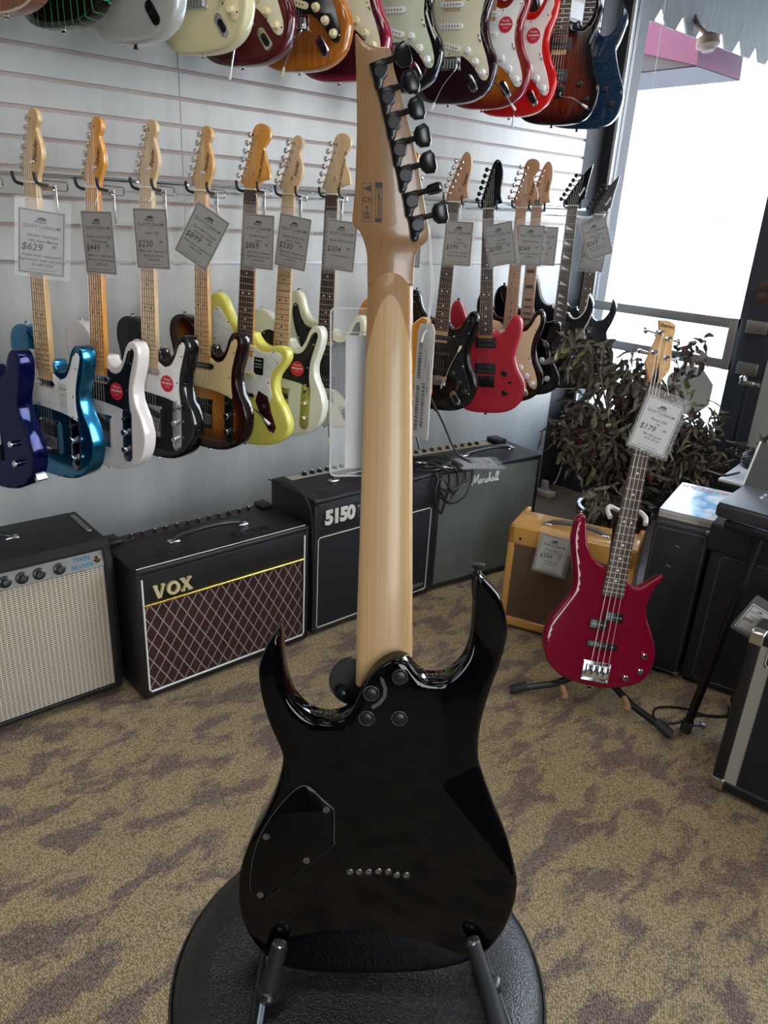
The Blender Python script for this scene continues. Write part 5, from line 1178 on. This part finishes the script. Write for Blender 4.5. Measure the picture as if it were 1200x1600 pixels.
MB().prism([(-.012, .338), (-.003, .344), (.003, .352), (.004, .362), (.0, .374), (-.004, .377), (-.0035, .371), (.0, .362), (-.001, .354), (-.006, .347), (-.014, .342)], -.0012, -.0008).build('film_scrap', mat('film_scrap', (.3, .3, .3), .4, alpha=.16), T)
MB().lathe((.1015, .020, .4885), (.0, 0, 1), [(.006, -.002), (.0045, .001), (.0042, .007), (.0078, .010), (.0080, .0125), (.004, .0135)], 18).build('strap_button', gunmetal, T)
MB().lathe((.0, .020, .0), (.0, 0, -1), [(.006, -.002), (.0045, .001), (.0042, .006), (.0078, .009), (.004, .0115)], 18).build('strap_button', gunmetal, T)
for k in range(7):
    u = (k-3)/3.
    MB().tube([(u*.030, .060, .13), (u*.0195, .0545, .806), HM @ Vector((TP[6-k][0][0], .020, TP[6-k][0][1]))], .0005, 4, caps=False).build('string', stringm, T)
for z in (.165, .30): MB().box((-.045, .038, z-.019), (.045, .052, z+.019), .003).build('pickup', blackp, T)
MB().box((-.045, .038, .105), (.045, .056, .140), .003).build('bridge', gunmetal, T)
# paper tags hanging from its headstock
Tg = empty('price_tag', 'clear plastic sleeve with blank white card hanging behind the maple neck', 'price tag', M=FG @ Matrix.Translation((-.020, .082, .683)) @ Matrix.Rotation(.12, 4, 'Z'))
MB().prism(rrect(.006, -.010, .070, .150, .002), -.0003, .0003).build('paper_card', mat('blank_card', (.66, .66, .67), .7), Tg)
o = MB().prism(rrect(0, 0, .092, .188, .006), -.0012, -.0009).prism(rrect(0, 0, .092, .188, .006), .0009, .0012).build('plastic_sleeve', clearp, Tg)
rm = mat('clear_plastic_edge', (.75, .77, .78), .12, alpha=.55)
r_ = rrect(0, 0, .092, .188, .006); MB().tube([(x, 0, z) for x, z in r_ + r_[:1]], .0010, 6, caps=False).tube([(-.044, -.001, .068), (.044, -.001, .068)], .0008, 6).build('sleeve_edge', rm, Tg)
MB().tube(spline3([(0, 0, .085), (.010, -.015, .13), (.020, -.045, .17)]), .0008, 5).build('string', thread, Tg)
Tb = empty('barcode_tag', 'narrow white barcode tag hanging on thread to the right of the maple neck', 'tag', M=FG @ Matrix.Translation((.0385, .066, .697)) @ Matrix.Rotation(math.radians(-64), 4, 'Z') @ Matrix.Rotation(math.radians(5), 4, 'Y'))
o = MB().prism([(-.019, -.062), (.019, -.062), (.019, .056), (.013, .064), (-.013, .064), (-.019, .056)], -.0004, .0004).build('card', mat('tag_white', (.78, .78, .78), .6), Tb)
q = MB(); random.seed(3)
for x0, x1, z0, z1 in ((-.014, -.006, -.055, -.004), (-.014, -.006, .004, .042), (-.001, .006, -.050, .0)):
    z = z0
    while z < z1:
        w2 = random.choice((.0006, .001, .0016)); q.add([(x0, -.0006, z), (x1, -.0006, z), (x1, -.0006, z+w2), (x0, -.0006, z+w2)], [(0, 1, 2, 3)]); z += w2 + random.choice((.0007, .0011))
put_text(q, 'GRG7221 BKF', .006, .011, -.0006, .005, rot=-PI/2); put_text(q, '7 STRING', .005, .003, -.0006, .025, rot=-PI/2)
q.build('barcode', mat('grey_print', (.12, .12, .13), .6), o, sharp=0)
MB().tube([(0, 0, .056), (.004, .0, .10), (.0, -.006, .165)], .0008, 5).tube([(.002, 0, .056), (.006, .002, .10), (.001, -.006, .166)], .0008, 5).tube([(.0, .0, .057), (.012, -.010, .052), (.016, -.014, .044)], .0012, 5).build('string', thread, Tb)

# stand carrying it
FI = FG.inverted()
T = empty('guitar_stand', 'black tabletop guitar stand with padded pegs lying on the leather seat', 'guitar stand', M=FG)
def W(x, y, z): return FI @ Vector((x, y, z))
SZ = .533
for a, b_, s in (((.375, .605), (.245, .447), -1), ((.610, .500), (.470, .245), 1)):
    o = MB().tube([W(a[0], a[1], SZ), W(b_[0], b_[1], SZ)], .0085, 12).build('rail', gunmetal, T)
    d_ = Vector((b_[0]-a[0], b_[1]-a[1], 0)).normalized(); nx_ = Vector((-d_.y, d_.x, 0))*(-.0045*s) + Vector((0, 0, .0068))
    MB().tube([W(*(Vector((a[0], a[1], SZ)) + nx_)), W(*(Vector((b_[0], b_[1], SZ)) + nx_))], .0034, 8).build('chrome_strip', mat('sky_glint_chrome', (.62, .80, .95), .38, 1), o)  # blue glint of the sky put into the chrome colour
MB().tube([W(.375, .605, SZ), W(.610, .500, SZ)], .0085, 12).build('cross_bar', gunmetal, T)
padm = mat('peg_foam', (.007, .007, .008), .7)
o = MB().tube([(-.1285, -.022, -.004), (-.1165, -.013, .050)], [.0115, .0095], 16).build('peg', padm, T)
MB().lathe((-.1165, -.013, .0500), (.22, .15, .95), [(.0088, -.001), (.0080, .002), (.004, .0035), (.001, .0036)], 18).build('peg_cap', mat('dark_steel_cap', (.28, .28, .29), .3, .9), o)
MB().lathe((-.1285, -.022, -.006), (.1, 0, 1), [(.006, -.009), (.013, -.006), (.015, 0), (.013, .006), (.006, .009)], 16).build('joint', blackp, o)
o = MB().tube([(.150, -.095, -.052), (.135, -.062, -.018), (.124, -.036, .016), (.1085, -.012, .0555)], [.0120, .0115, .0100, .0088], 16).build('peg', padm, T)
MB().lathe((.1085, -.012, .0555), (-.3, .15, .9), [(.0092, -.002), (.0088, .0025), (.005, .0048), (.001, .0050)], 18).build('peg_cap', MATS['dark_steel_cap'], o)
MB().lathe((.153, -.100, -.059), (.15, .3, .4), [(.013, -.012), (.0145, -.010), (.0145, .010), (.013, .012)], 26).build('knurled_collar', gunmetal, o)
MB().lathe((.131, -.030, .008), (.3, 1, 0), [(.004, 0), (.010, .004), (.010, .012), (.004, .016)], 16).build('joint', blackp, o)
MB().tube([(-.034, .062, .345), (-.02, .066, .10), (-.01, .070, .0), W(.49, .552, SZ)], .006, 10).build('back_post', gunmetal, T)
o = MB().lathe((-.034, .053, .347), (0, 1, 0), [(.029, 0), (.031, .003), (.029, .008)], 32).build('back_pad', blackp, T)
MB().lathe((-.047, .053, .337), (-.25, -1, -.1), [(.0060, 0), (.0070, .003), (.0070, .012), (.004, .014)], 14).build('pad_screw', gunmetal, o)

# leather stool
def leather_fn(n, l, b):
    t = n.new('ShaderNodeTexCoord'); v = n.new('ShaderNodeTexVoronoi'); v.inputs['Scale'].default_value = 420; l.new(t.outputs['Object'], v.inputs[0])
    bp = n.new('ShaderNodeBump'); bp.inputs['Strength'].default_value = .5; bp.inputs['Distance'].default_value = .0015; l.new(v.outputs['Distance'], bp.inputs['Height']); l.new(bp.outputs[0], b.inputs['Normal'])
leather = mat('black_leather', (.008, .008, .009), .36, fn=leather_fn)
T = empty('stool', 'round black leather stool seat carrying the guitar stand', 'stool', loc=(.4376, .4958, 0))
R_ = .236
MB().lathe((0, 0, .425), (0, 0, 1), [(.19, -.01), (R_-.012, 0), (R_-.002, .012), (R_, .03), (R_-.001, .055), (R_-.004, .064), (R_-.012, .080), (R_-.028, .091), (R_-.055, .0965), (R_-.10, .0985), (.05, .0990), (.002, .0990)], 72).build('seat', leather, T, sharp=0)
MB().tube([((R_-.0005)*math.cos(a), (R_-.0005)*math.sin(a), .425 + .060) for a in np.linspace(0, 2*PI, 73)], .0022, 6, caps=False).build('piping', leather, T)
MB().lathe((0, 0, .06), (0, 0, 1), [(.03, 0), (.03, .2), (.022, .21), (.022, .34), (.10, .352), (.10, .36)], 20).build('column', gunmetal, T)
for k in range(5):
    a = k*2*PI/5 + .3; MB().tube([(0, 0, .10), (.20*math.cos(a), .20*math.sin(a), .03), (.22*math.cos(a), .22*math.sin(a), .012)], .014, 10).build('leg', gunmetal, T)

# ------------------------------------------------------------------ red bass on a floor stand
BM = frame((1.760, .999, .095), (.2929, .1530, .9438), (.7248, -.6793, -.1148))
T = empty('bass_guitar', 'glossy dark red four-string bass guitar leaning on a floor stand', 'bass guitar', M=BM)
bred = mat('transparent_red', (.20, .003, .020), .08, spec=.45)
BO = [(-.1289, .5158), (-.1411, .5050), (-.1473, .479), (-.1456, .43), (-.1268, .3641), (-.1150, .3168), (-.1166, .2767), (-.1426, .222), (-.167, .1736), (-.1737, .1263), (-.1605, .0784), (-.133, .0389), (-.0922, .0139), (-.0402, .003), (.0204, -.0004), (.0787, .008), (.1342, .0301), (.1623, .0594), (.1744, .108), (.1692, .1534), (.1451, .2033), (.1231, .2486), (.120, .2785), (.1293, .3204), (.1464, .3534), (.151, .3697), (.1410, .3765), (.1249, .3609), (.0937, .3350), (.0678, .325), (.0430, .336), (.036, .345, 1), (-.030, .372, 1), (-.0492, .378), (-.0620, .383), (-.0790, .398), (-.095, .4286), (-.1075, .476), (-.1165, .508)]
body_mb('bass', spline(BO, 6), .040, .010, .009).build('body', bred, T, sharp=50)
cx = lambda z: .0045
hw = lambda z: .0330 + (.0195-.0330)*(z-.285)/(.934-.285)
MB().prism([(cx(0)-hw(.285), .285), (cx(0)-hw(.934), .934), (cx(0)+hw(.934), .934), (cx(0)+hw(.285), .285)], -.012, -.005, .0008).build('fretboard', rosewood, T)
mb = MB(); v = []; zz = [.285, .34, .40, .6, .8, .95]; ns_ = 13
for z in zz:
    for k in range(ns_): a = PI*k/(ns_-1); v.append((cx(0) + hw(z)*math.cos(a), -.005 + (.024 if z < .36 else .017)*math.sin(a)**.75, z))
f = []
for i in range(len(zz)-1):
    for k in range(ns_-1): f.append((i*ns_+k, i*ns_+k+1, (i+1)*ns_+k+1, (i+1)*ns_+k))
f.append(tuple(range(ns_))); f.append(tuple((len(zz)-1)*ns_+k for k in range(ns_)))
mb.add(v, f).build('neck', maple_gold, T)
fr = MB(); dt = MB(); S_ = .864
for i in range(1, 25):
    z = .934 - S_*(1-2**(-i/12.))
    if z < .287: break
    MB().box((cx(0)-hw(z), -.0132, z-.0010), (cx(0)+hw(z), -.0118, z+.0010)).build('fret', mat('bright_fret', (.52, .48, .42), .3, .3), T)
for i in (3, 5, 7, 9, 12, 15, 17, 19, 21):
    z = .934 - S_*(1-(2**(-i/12.)+2**(-(i-1)/12.))/2)
    for x in ((0,) if i != 12 else (-.011, .011)): MB().lathe((cx(0)+x, -.0118, z), (0, -1, 0), [(.0036, 0), (.0036, .0007)], 10).build('fret_marker', bone, T)
HB = [(-.0145, .926, 1), (-.0150, .945), (-.0170, .9539), (-.0270, .975), (-.0330, .9930), (-.0290, 1.012), (-.0210, 1.045), (-.0145, 1.075), (-.0120, 1.0936), (-.0150, 1.110), (-.0176, 1.1215, 1), (.0011, 1.1240), (.0210, 1.1215), (.0330, 1.1150), (.0360, 1.1000), (.0350, 1.0741), (.0370, 1.040), (.0405, 1.010), (.0424, .989), (.0370, .972), (.0270, .9580), (.0245, .940), (.0240, .926, 1)]
MB().prism(spline(HB, 5), -.002, .012, .0012).build('headstock', maple_gold, T, sharp=50)
MB().box((cx(0)-.0195, -.015, .932), (cx(0)+.0195, -.003, .937), .0006).build('nut', mat('black_nut', (.03, .03, .03), .4), T)
MB().prism(spline([(-.006, .938, 1), (.015, .938, 1), (.0135, .955), (.006, .992), (.003, .992), (-.0045, .955)], 3), -.0045, -.0018, .0006).build('truss_cover', blackg, T)
PB = [(-.0064, 1.0854, -1), (.0181, 1.0704, 1), (-.0152, 1.0243, -1), (.0226, 1.0144, 1)]
for x, z, s in PB:
    mb = MB(); mb.lathe((x, -.002, z), (0, -1, 0), [(.0085, 0), (.0085, .0015), (.0055, .003), (.005, .016), (.006, .018)], 14)
    x1 = x + s*.026; mb.cyl((x, .018, z), (x1 + s*.008, .018, z+.004), .003, 8); mb.box((x-.010, .012, z-.010), (x+.010, .020, z+.010), .002)
    mb.prism([(x1 + s*.006, z-.001), (x1 + s*.010, z+.011), (x1 + s*.021, z+.013), (x1 + s*.018, z+.004), (x1 + s*.021, z-.007), (x1 + s*.010, z-.006)], .0155, .0205, .0015)
    mb.build('tuning_peg', chrome, T)
q = MB(); put_text(q, 'Ibanez', .016, .009, -.0026, 1.108, rot=-.03, bold=.0003, shear=.1); q.build('logo', inkb, T, sharp=0)
for k, (x, z, s) in enumerate([PB[2], PB[0], PB[1], PB[3]]):
    u = (k-1.5)/1.5; MB().tube([(cx(0) + u*.027, -.017, .068), (cx(0) + u*.0145, -.0155, .936), (x + (.003 if s < 0 else -.003), -.010, z)], .0013 - .0002*k, 6, caps=False).build('string', mat('bright_string', (.66, .58, .46), .35), T)
for x, z, w2, h2 in ((-.0190, .1935, .056, .030), (.0235, .2235, .056, .030), (.0042, .1319, .094, .021)):
    o = MB().prism(rrect(x, z, w2, h2, .005), -.007, .001, .0015).build('pickup', blackp, T)
    pp = MB(); n_ = 4
    for k in range(n_): 
        for d_ in (-.003, .003): pp.lathe((x - w2*.32 + k*w2*.64/3 + d_, -.007, z), (0, -1, 0), [(.0022, 0), (.0018, .0009)], 8)
    pp.build('pole_pieces', steel, o)
o = MB().box((-.0425, -.004, .020), (.0425, .001, .080), .001).box((-.0425, -.013, .020), (.0425, -.003, .025), .001).box((-.0425, -.010, .022), (-.0405, -.003, .078)).box((.0405, -.010, .022), (.0425, -.003, .078)).build('bridge_plate', chrome, T)
for k in range(4): MB().box((cx(0)-.0365+k*.0185, -.015, .036), (cx(0)-.0215+k*.0185, -.005, .070), .002).build('saddle', chrome, o)
for x, z in ((.1354, .1232), (.1314, .0741), (.0909, .0466)): MB().lathe((x, -.0005, z), (0, -1, 0), [(.0095, 0), (.0100, .004), (.0090, .014), (.006, .0165)], 20).build('control_knob', chrome, T, sharp=30)
MB().lathe((-.130, .02, .513), (-.1, 0, 1), [(.006, -.002), (.0045, .004), (.0085, .009), (.0085, .011)], 14).build('strap_button', chrome, T)
MB().lathe((.0, .02, .0), (0, 0, -1), [(.006, -.002), (.0045, .004), (.0085, .009), (.0085, .011)], 14).build('strap_button', chrome, T)
price_tag('large price card in a clear sleeve tied to the red bass neck', BM @ Matrix.Translation((.0235, -.034, .810)), 0, 11.5, ('Ibanez GSR', '190', '179', '99', 'Mini Bass guitar', '15VR 10C 26', ''), None, w_=.112, h_=.156, pm=mat('light_grey_paper'), cord=BM @ Vector((.025, -.016, .975)))
# its stand
T = empty('guitar_stand', 'black tripod floor stand with curved white-tipped yoke holding the red bass', 'guitar stand', loc=(1.84, 1.04, 0))
iv = Matrix.Translation((-1.84, -1.04, 0))
def wp(x, y, z): return (x-1.84, y-1.04, z)
hub = (1.835, 1.035, .115)
for f_ in ((1.647, 1.203, .016), (1.859, .782, .016), (2.13, 1.09, .016)):
    o = MB().tube([wp(*hub), wp(*[hub[i]*.5 + f_[i]*.5 + (0, 0, -.020)[i] for i in range(3)]), wp(*f_)], .011, 10).build('leg', gunmetal, T)
    d = (Vector(hub)-Vector(f_)).normalized(); a = Vector(wp(*f_)); MB().tube([a - d*.01, a, a + d*.045], [.012, .016, .0145], 12).build('rubber_foot', rubber, o)
top = BM @ Vector((.003, .085, .50))
MB().tube([wp(*hub), wp(hub[0], hub[1], .09), ], .016, 12).tube([wp(*hub), (top.x-1.84, top.y-1.04, top.z)], .009, 12).build('post', gunmetal, T)
yk = [BM @ Vector(p) for p in spline3([(-.052, -.018, .520), (-.056, .005, .538), (-.040, .040, .552), (.003, .070, .545), (.046, .040, .552), (.060, .005, .538), (.056, -.018, .518)], 6)]
MB().tube([(p.x-1.84, p.y-1.04, p.z) for p in yk], .0075, 10).build('yoke', mat('white_rubber', (.62, .58, .54), .4), T)
for x in (-.0914, .1027):
    a = BM @ Vector((x, .050, -.012)); b_ = BM @ Vector((x*.985, -.052, -.030)); m_ = BM @ Vector((x, -.006, -.016))
    o = MB().tube([wp(*hub), (a.x-1.84, a.y-1.04, a.z-.005), (m_.x-1.84, m_.y-1.04, m_.z)], .0075, 10).build('cradle_arm', gunmetal, T)
    MB().tube([(m_.x-1.84, m_.y-1.04, m_.z), (b_.x-1.84, b_.y-1.04, b_.z)], .0092, 12).build('rubber_tip', mat('tan_rubber', (.38, .20, .10), .6), o)

# ------------------------------------------------------------------ dried plant by the door
T = empty('potted_plant', 'large dried-out bushy plant with crumpled brown leaves by the door', 'plant', loc=(2.74, 1.60, 0))
MB().lathe((0, 0, 0), (0, 0, 1), [(.11, 0), (.15, .24), (.165, .25), (.165, .28), (.15, .28), (.145, .25), (.01, .25)], 28).build('pot', mat('black_pot', (.02, .02, .024), .3), T)
rnd = random.Random(11)
leafs = {'dry': MB(), 'olive': MB(), 'red': MB()}; stems = MB()
def leaf(mb, p, d, ln, wd):
    d = Vector(d).normalized(); s = d.cross(Vector((rnd.uniform(-1, 1), rnd.uniform(-1, 1), rnd.uniform(-1, 1)))).normalized(); nrm = d.cross(s)
    rows = 6; v = []; curl = rnd.uniform(-4.5, 4.5); dd = d.copy(); q = Vector(p)
    for i in range(rows):
        u = i/(rows-1); w2 = wd*math.sin(PI*min(1, u*.9+.08))**.8*.5; fold = rnd.uniform(.2, 1.5)
        tw = Matrix.Rotation(curl*.35*u + rnd.uniform(-.6, .6), 3, dd); s2 = tw @ s; n2 = tw @ nrm
        v += [q + s2*w2 + n2*w2*fold, q + s2*w2*.45 - n2*w2*rnd.uniform(-.2, .4), q, q - s2*w2*.45 - n2*w2*rnd.uniform(-.2, .4), q - s2*w2 + n2*w2*fold]
        dd = (dd + nrm*curl*.12 + Vector((0, 0, -.22))).normalized(); q = q + dd*(ln/(rows-1))
    f = [(i*5+k, i*5+k+1, (i+1)*5+k+1, (i+1)*5+k) for i in range(rows-1) for k in range(4)]
    mb.add(v, f)
for k in range(46):
    a = rnd.uniform(0, 2*PI); sp = rnd.uniform(.05, .40); hgt = rnd.uniform(.45, .92)*(1-.25*(sp/.4)**2)
    if k == 0: a, sp, hgt = math.radians(170), .33, 1.00
    if k == 1: a, sp, hgt = math.radians(-35), .24, .97
    if k == 2: a, sp, hgt = math.radians(-60), .62, .60
    if k == 3: a, sp, hgt = math.radians(165), .40, .98
    ex, ey = sp*math.cos(a), sp*math.sin(a)*.85
    pts = spline3([(rnd.uniform(-.05, .05), rnd.uniform(-.05, .05), .24), (ex*.35, ey*.35, .24 + (hgt-.24)*.5), (ex*.8, ey*.8, .24 + (hgt-.24)*.9), (ex, ey, hgt)], 6)
    stems.tube(pts, [.006 - .004*i/(len(pts)-1) for i in range(len(pts))], 6)
    for j in range(78):
        i = rnd.randrange(3, len(pts)); p = Vector(pts[i]) + Vector((rnd.gauss(0, .028), rnd.gauss(0, .028), rnd.gauss(0, .035)))
        d = (rnd.gauss(ex, .6), rnd.gauss(ey, .6), rnd.gauss(-.3, .7))
        r = rnd.random(); key = 'dry' if r < .86 else ('olive' if r < .95 else 'red')
        leaf(leafs[key], p, d, rnd.uniform(.035, .095), rnd.uniform(.010, .029))
stems.build('stems', mat('dry_stem', (.16, .11, .07), .8), T)
lfn = lambda a, b_: wood_fn(a, b_, (12, 12, 12))
leafs['dry'].build('dry_leaves', mat('dry_leaf', rough=.7, fn=lfn((.050, .042, .032), (.145, .120, .088))), T, sharp=0)
leafs['olive'].build('olive_leaves', mat('olive_leaf', rough=.6, fn=lfn((.12, .12, .04), (.26, .24, .09))), T, sharp=0)
leafs['red'].build('burgundy_leaves', mat('burgundy_leaf', rough=.6, fn=lfn((.09, .015, .025), (.20, .04, .06))), T, sharp=0)

# ------------------------------------------------------------------ loose cables, cord, cards
def cable(label, pts, r=.0042, m=None, name='cable', cat='cable'):
    return tag(MB().tube(spline3(pts, 10), r, 8).build(name, m or blackp), label, cat)
cable('black cable hanging from the wall down to the back of the amplifiers, left strand', [(1.83, 2.40, .86), (1.80, 2.26, .80), (1.78, 2.10, .66), (1.80, 2.0, .545), (1.84, 1.96, .528)])
cable('black cable arching from behind the maple neck down over the amplifiers', [(1.90, 2.38, .80), (1.98, 2.15, .83), (2.00, 2.0, .70), (2.02, 1.90, .56), (2.04, 1.835, .530), (2.03, 1.815, .47), (1.99, 1.81, .41), (1.93, 1.825, .39), (1.885, 1.83, .42)])
cable('black cable coming straight down the wall behind the grey-cloth amplifier', [(2.10, 2.41, .88), (2.105, 2.40, .75), (2.06, 2.36, .60), (2.04, 2.24, .40)])
cable('thin black power cable hanging to the right of the wall cables', [(2.13, 2.41, .88), (2.16, 2.40, .78), (2.20, 2.38, .62), (2.21, 2.30, .42)])
for dx, zb, yy in ((.0, .36, 1.818), (.045, .40, 1.812), (.09, .43, 1.808)):
    cable('black cable loop hanging over the front edge of the amplifiers, %s loop' % {.0: 'deepest', .045: 'middle', .09: 'smallest'}[dx], [(1.80 + dx, 2.00, .53), (1.84 + dx, 1.90, .555), (1.895 + dx, 1.83, .532), (1.922 + dx*.9, yy + .012, .47), (1.90 + dx*.8, yy + .010, zb + .02), (1.885 + dx*.6, yy + .008, zb), (1.85 + dx*.5, 1.83, zb + .06), (1.865, 1.835, .50), (1.87, 1.87, .535)])
lp = [(1.86 + .075*math.cos(a) + .02*a/6, 1.90 + .055*math.sin(a), .525 + .005*a/3) for a in np.linspace(0, 13, 40)]
cable('black instrument cable coiled on top of the amplifiers beside the neck', lp + [(1.98, 1.84, .535), (2.00, 1.82, .50), (1.975, 1.815, .46), (1.92, 1.822, .44), (1.88, 1.83, .46)])
for k, (p, d, lab) in enumerate((((1.83, 1.93, .545), (.8, -.5, -.1), 'silver cable plug lying among the coiled cables, left one'), ((1.88, 1.85, .540), (.8, -.5, -.1), 'silver cable plug lying among the coiled cables, front one'))):
    tag(MB().lathe(p, d, [(.004, 0), (.0065, .004), (.0065, .028), (.003, .032), (.0028, .05), (.0015, .053)], 12).build('jack_plug', chrome), lab, 'plug', 'cable plugs on the amplifiers')
cable('thin black cable running down between the diamond-grille and white-numeral amplifiers', [(1.28, 2.08, .530), (1.292, 1.95, .545), (1.300, 1.86, .50), (1.298, 1.836, .38), (1.302, 1.832, .2), (1.298, 1.83, .03)], r=.0025)
cable('white power cord hanging beside the dark door panel', [(3.425, 2.30, .53), (3.42, 2.33, .48), (3.41, 2.355, .36), (3.40, 2.36, .2), (3.39, 2.38, .06), (3.36, 2.38, .03)], m=mat('cream_cord', (.62, .60, .52), .5), name='cable', cat='cord')
T = empty('power_adapter', 'cream plug adapter lying on the wood floor beside the wall end', 'adapter', loc=(3.24, 2.34, 0))
MB().box((-.03, -.05, 0), (.03, .05, .03), .005).build('body', mat('cream_plug', (.50, .47, .38), .5), T); MB().box((-.012, -.01, .028), (.012, .03, .085), .006).build('plug', mat('cream_plug'), T)
cable('black power cable looped on the carpet beside the keyboard stand leg', [(2.12, .70, .006), (2.02, .78, .006), (1.93, .80, .006), (1.90, .85, .006), (1.955, .875, .006), (2.02, .83, .006), (2.05, .76, .006), (2.10, .72, .008), (2.15, .74, .008)], r=.0035)
Ms_ = Matrix.Translation((2.06, 1.825, .532)) @ Matrix.Rotation(math.radians(-25), 4, 'Z') @ Matrix.Rotation(math.radians(-86), 4, 'X')
price_tag('price card in a clear sleeve lying flat on the grey-cloth amplifier', Ms_, 0, 90, ('Marshall', 'Origin 50', '699', '99', '', '', ''), None, cord=None)
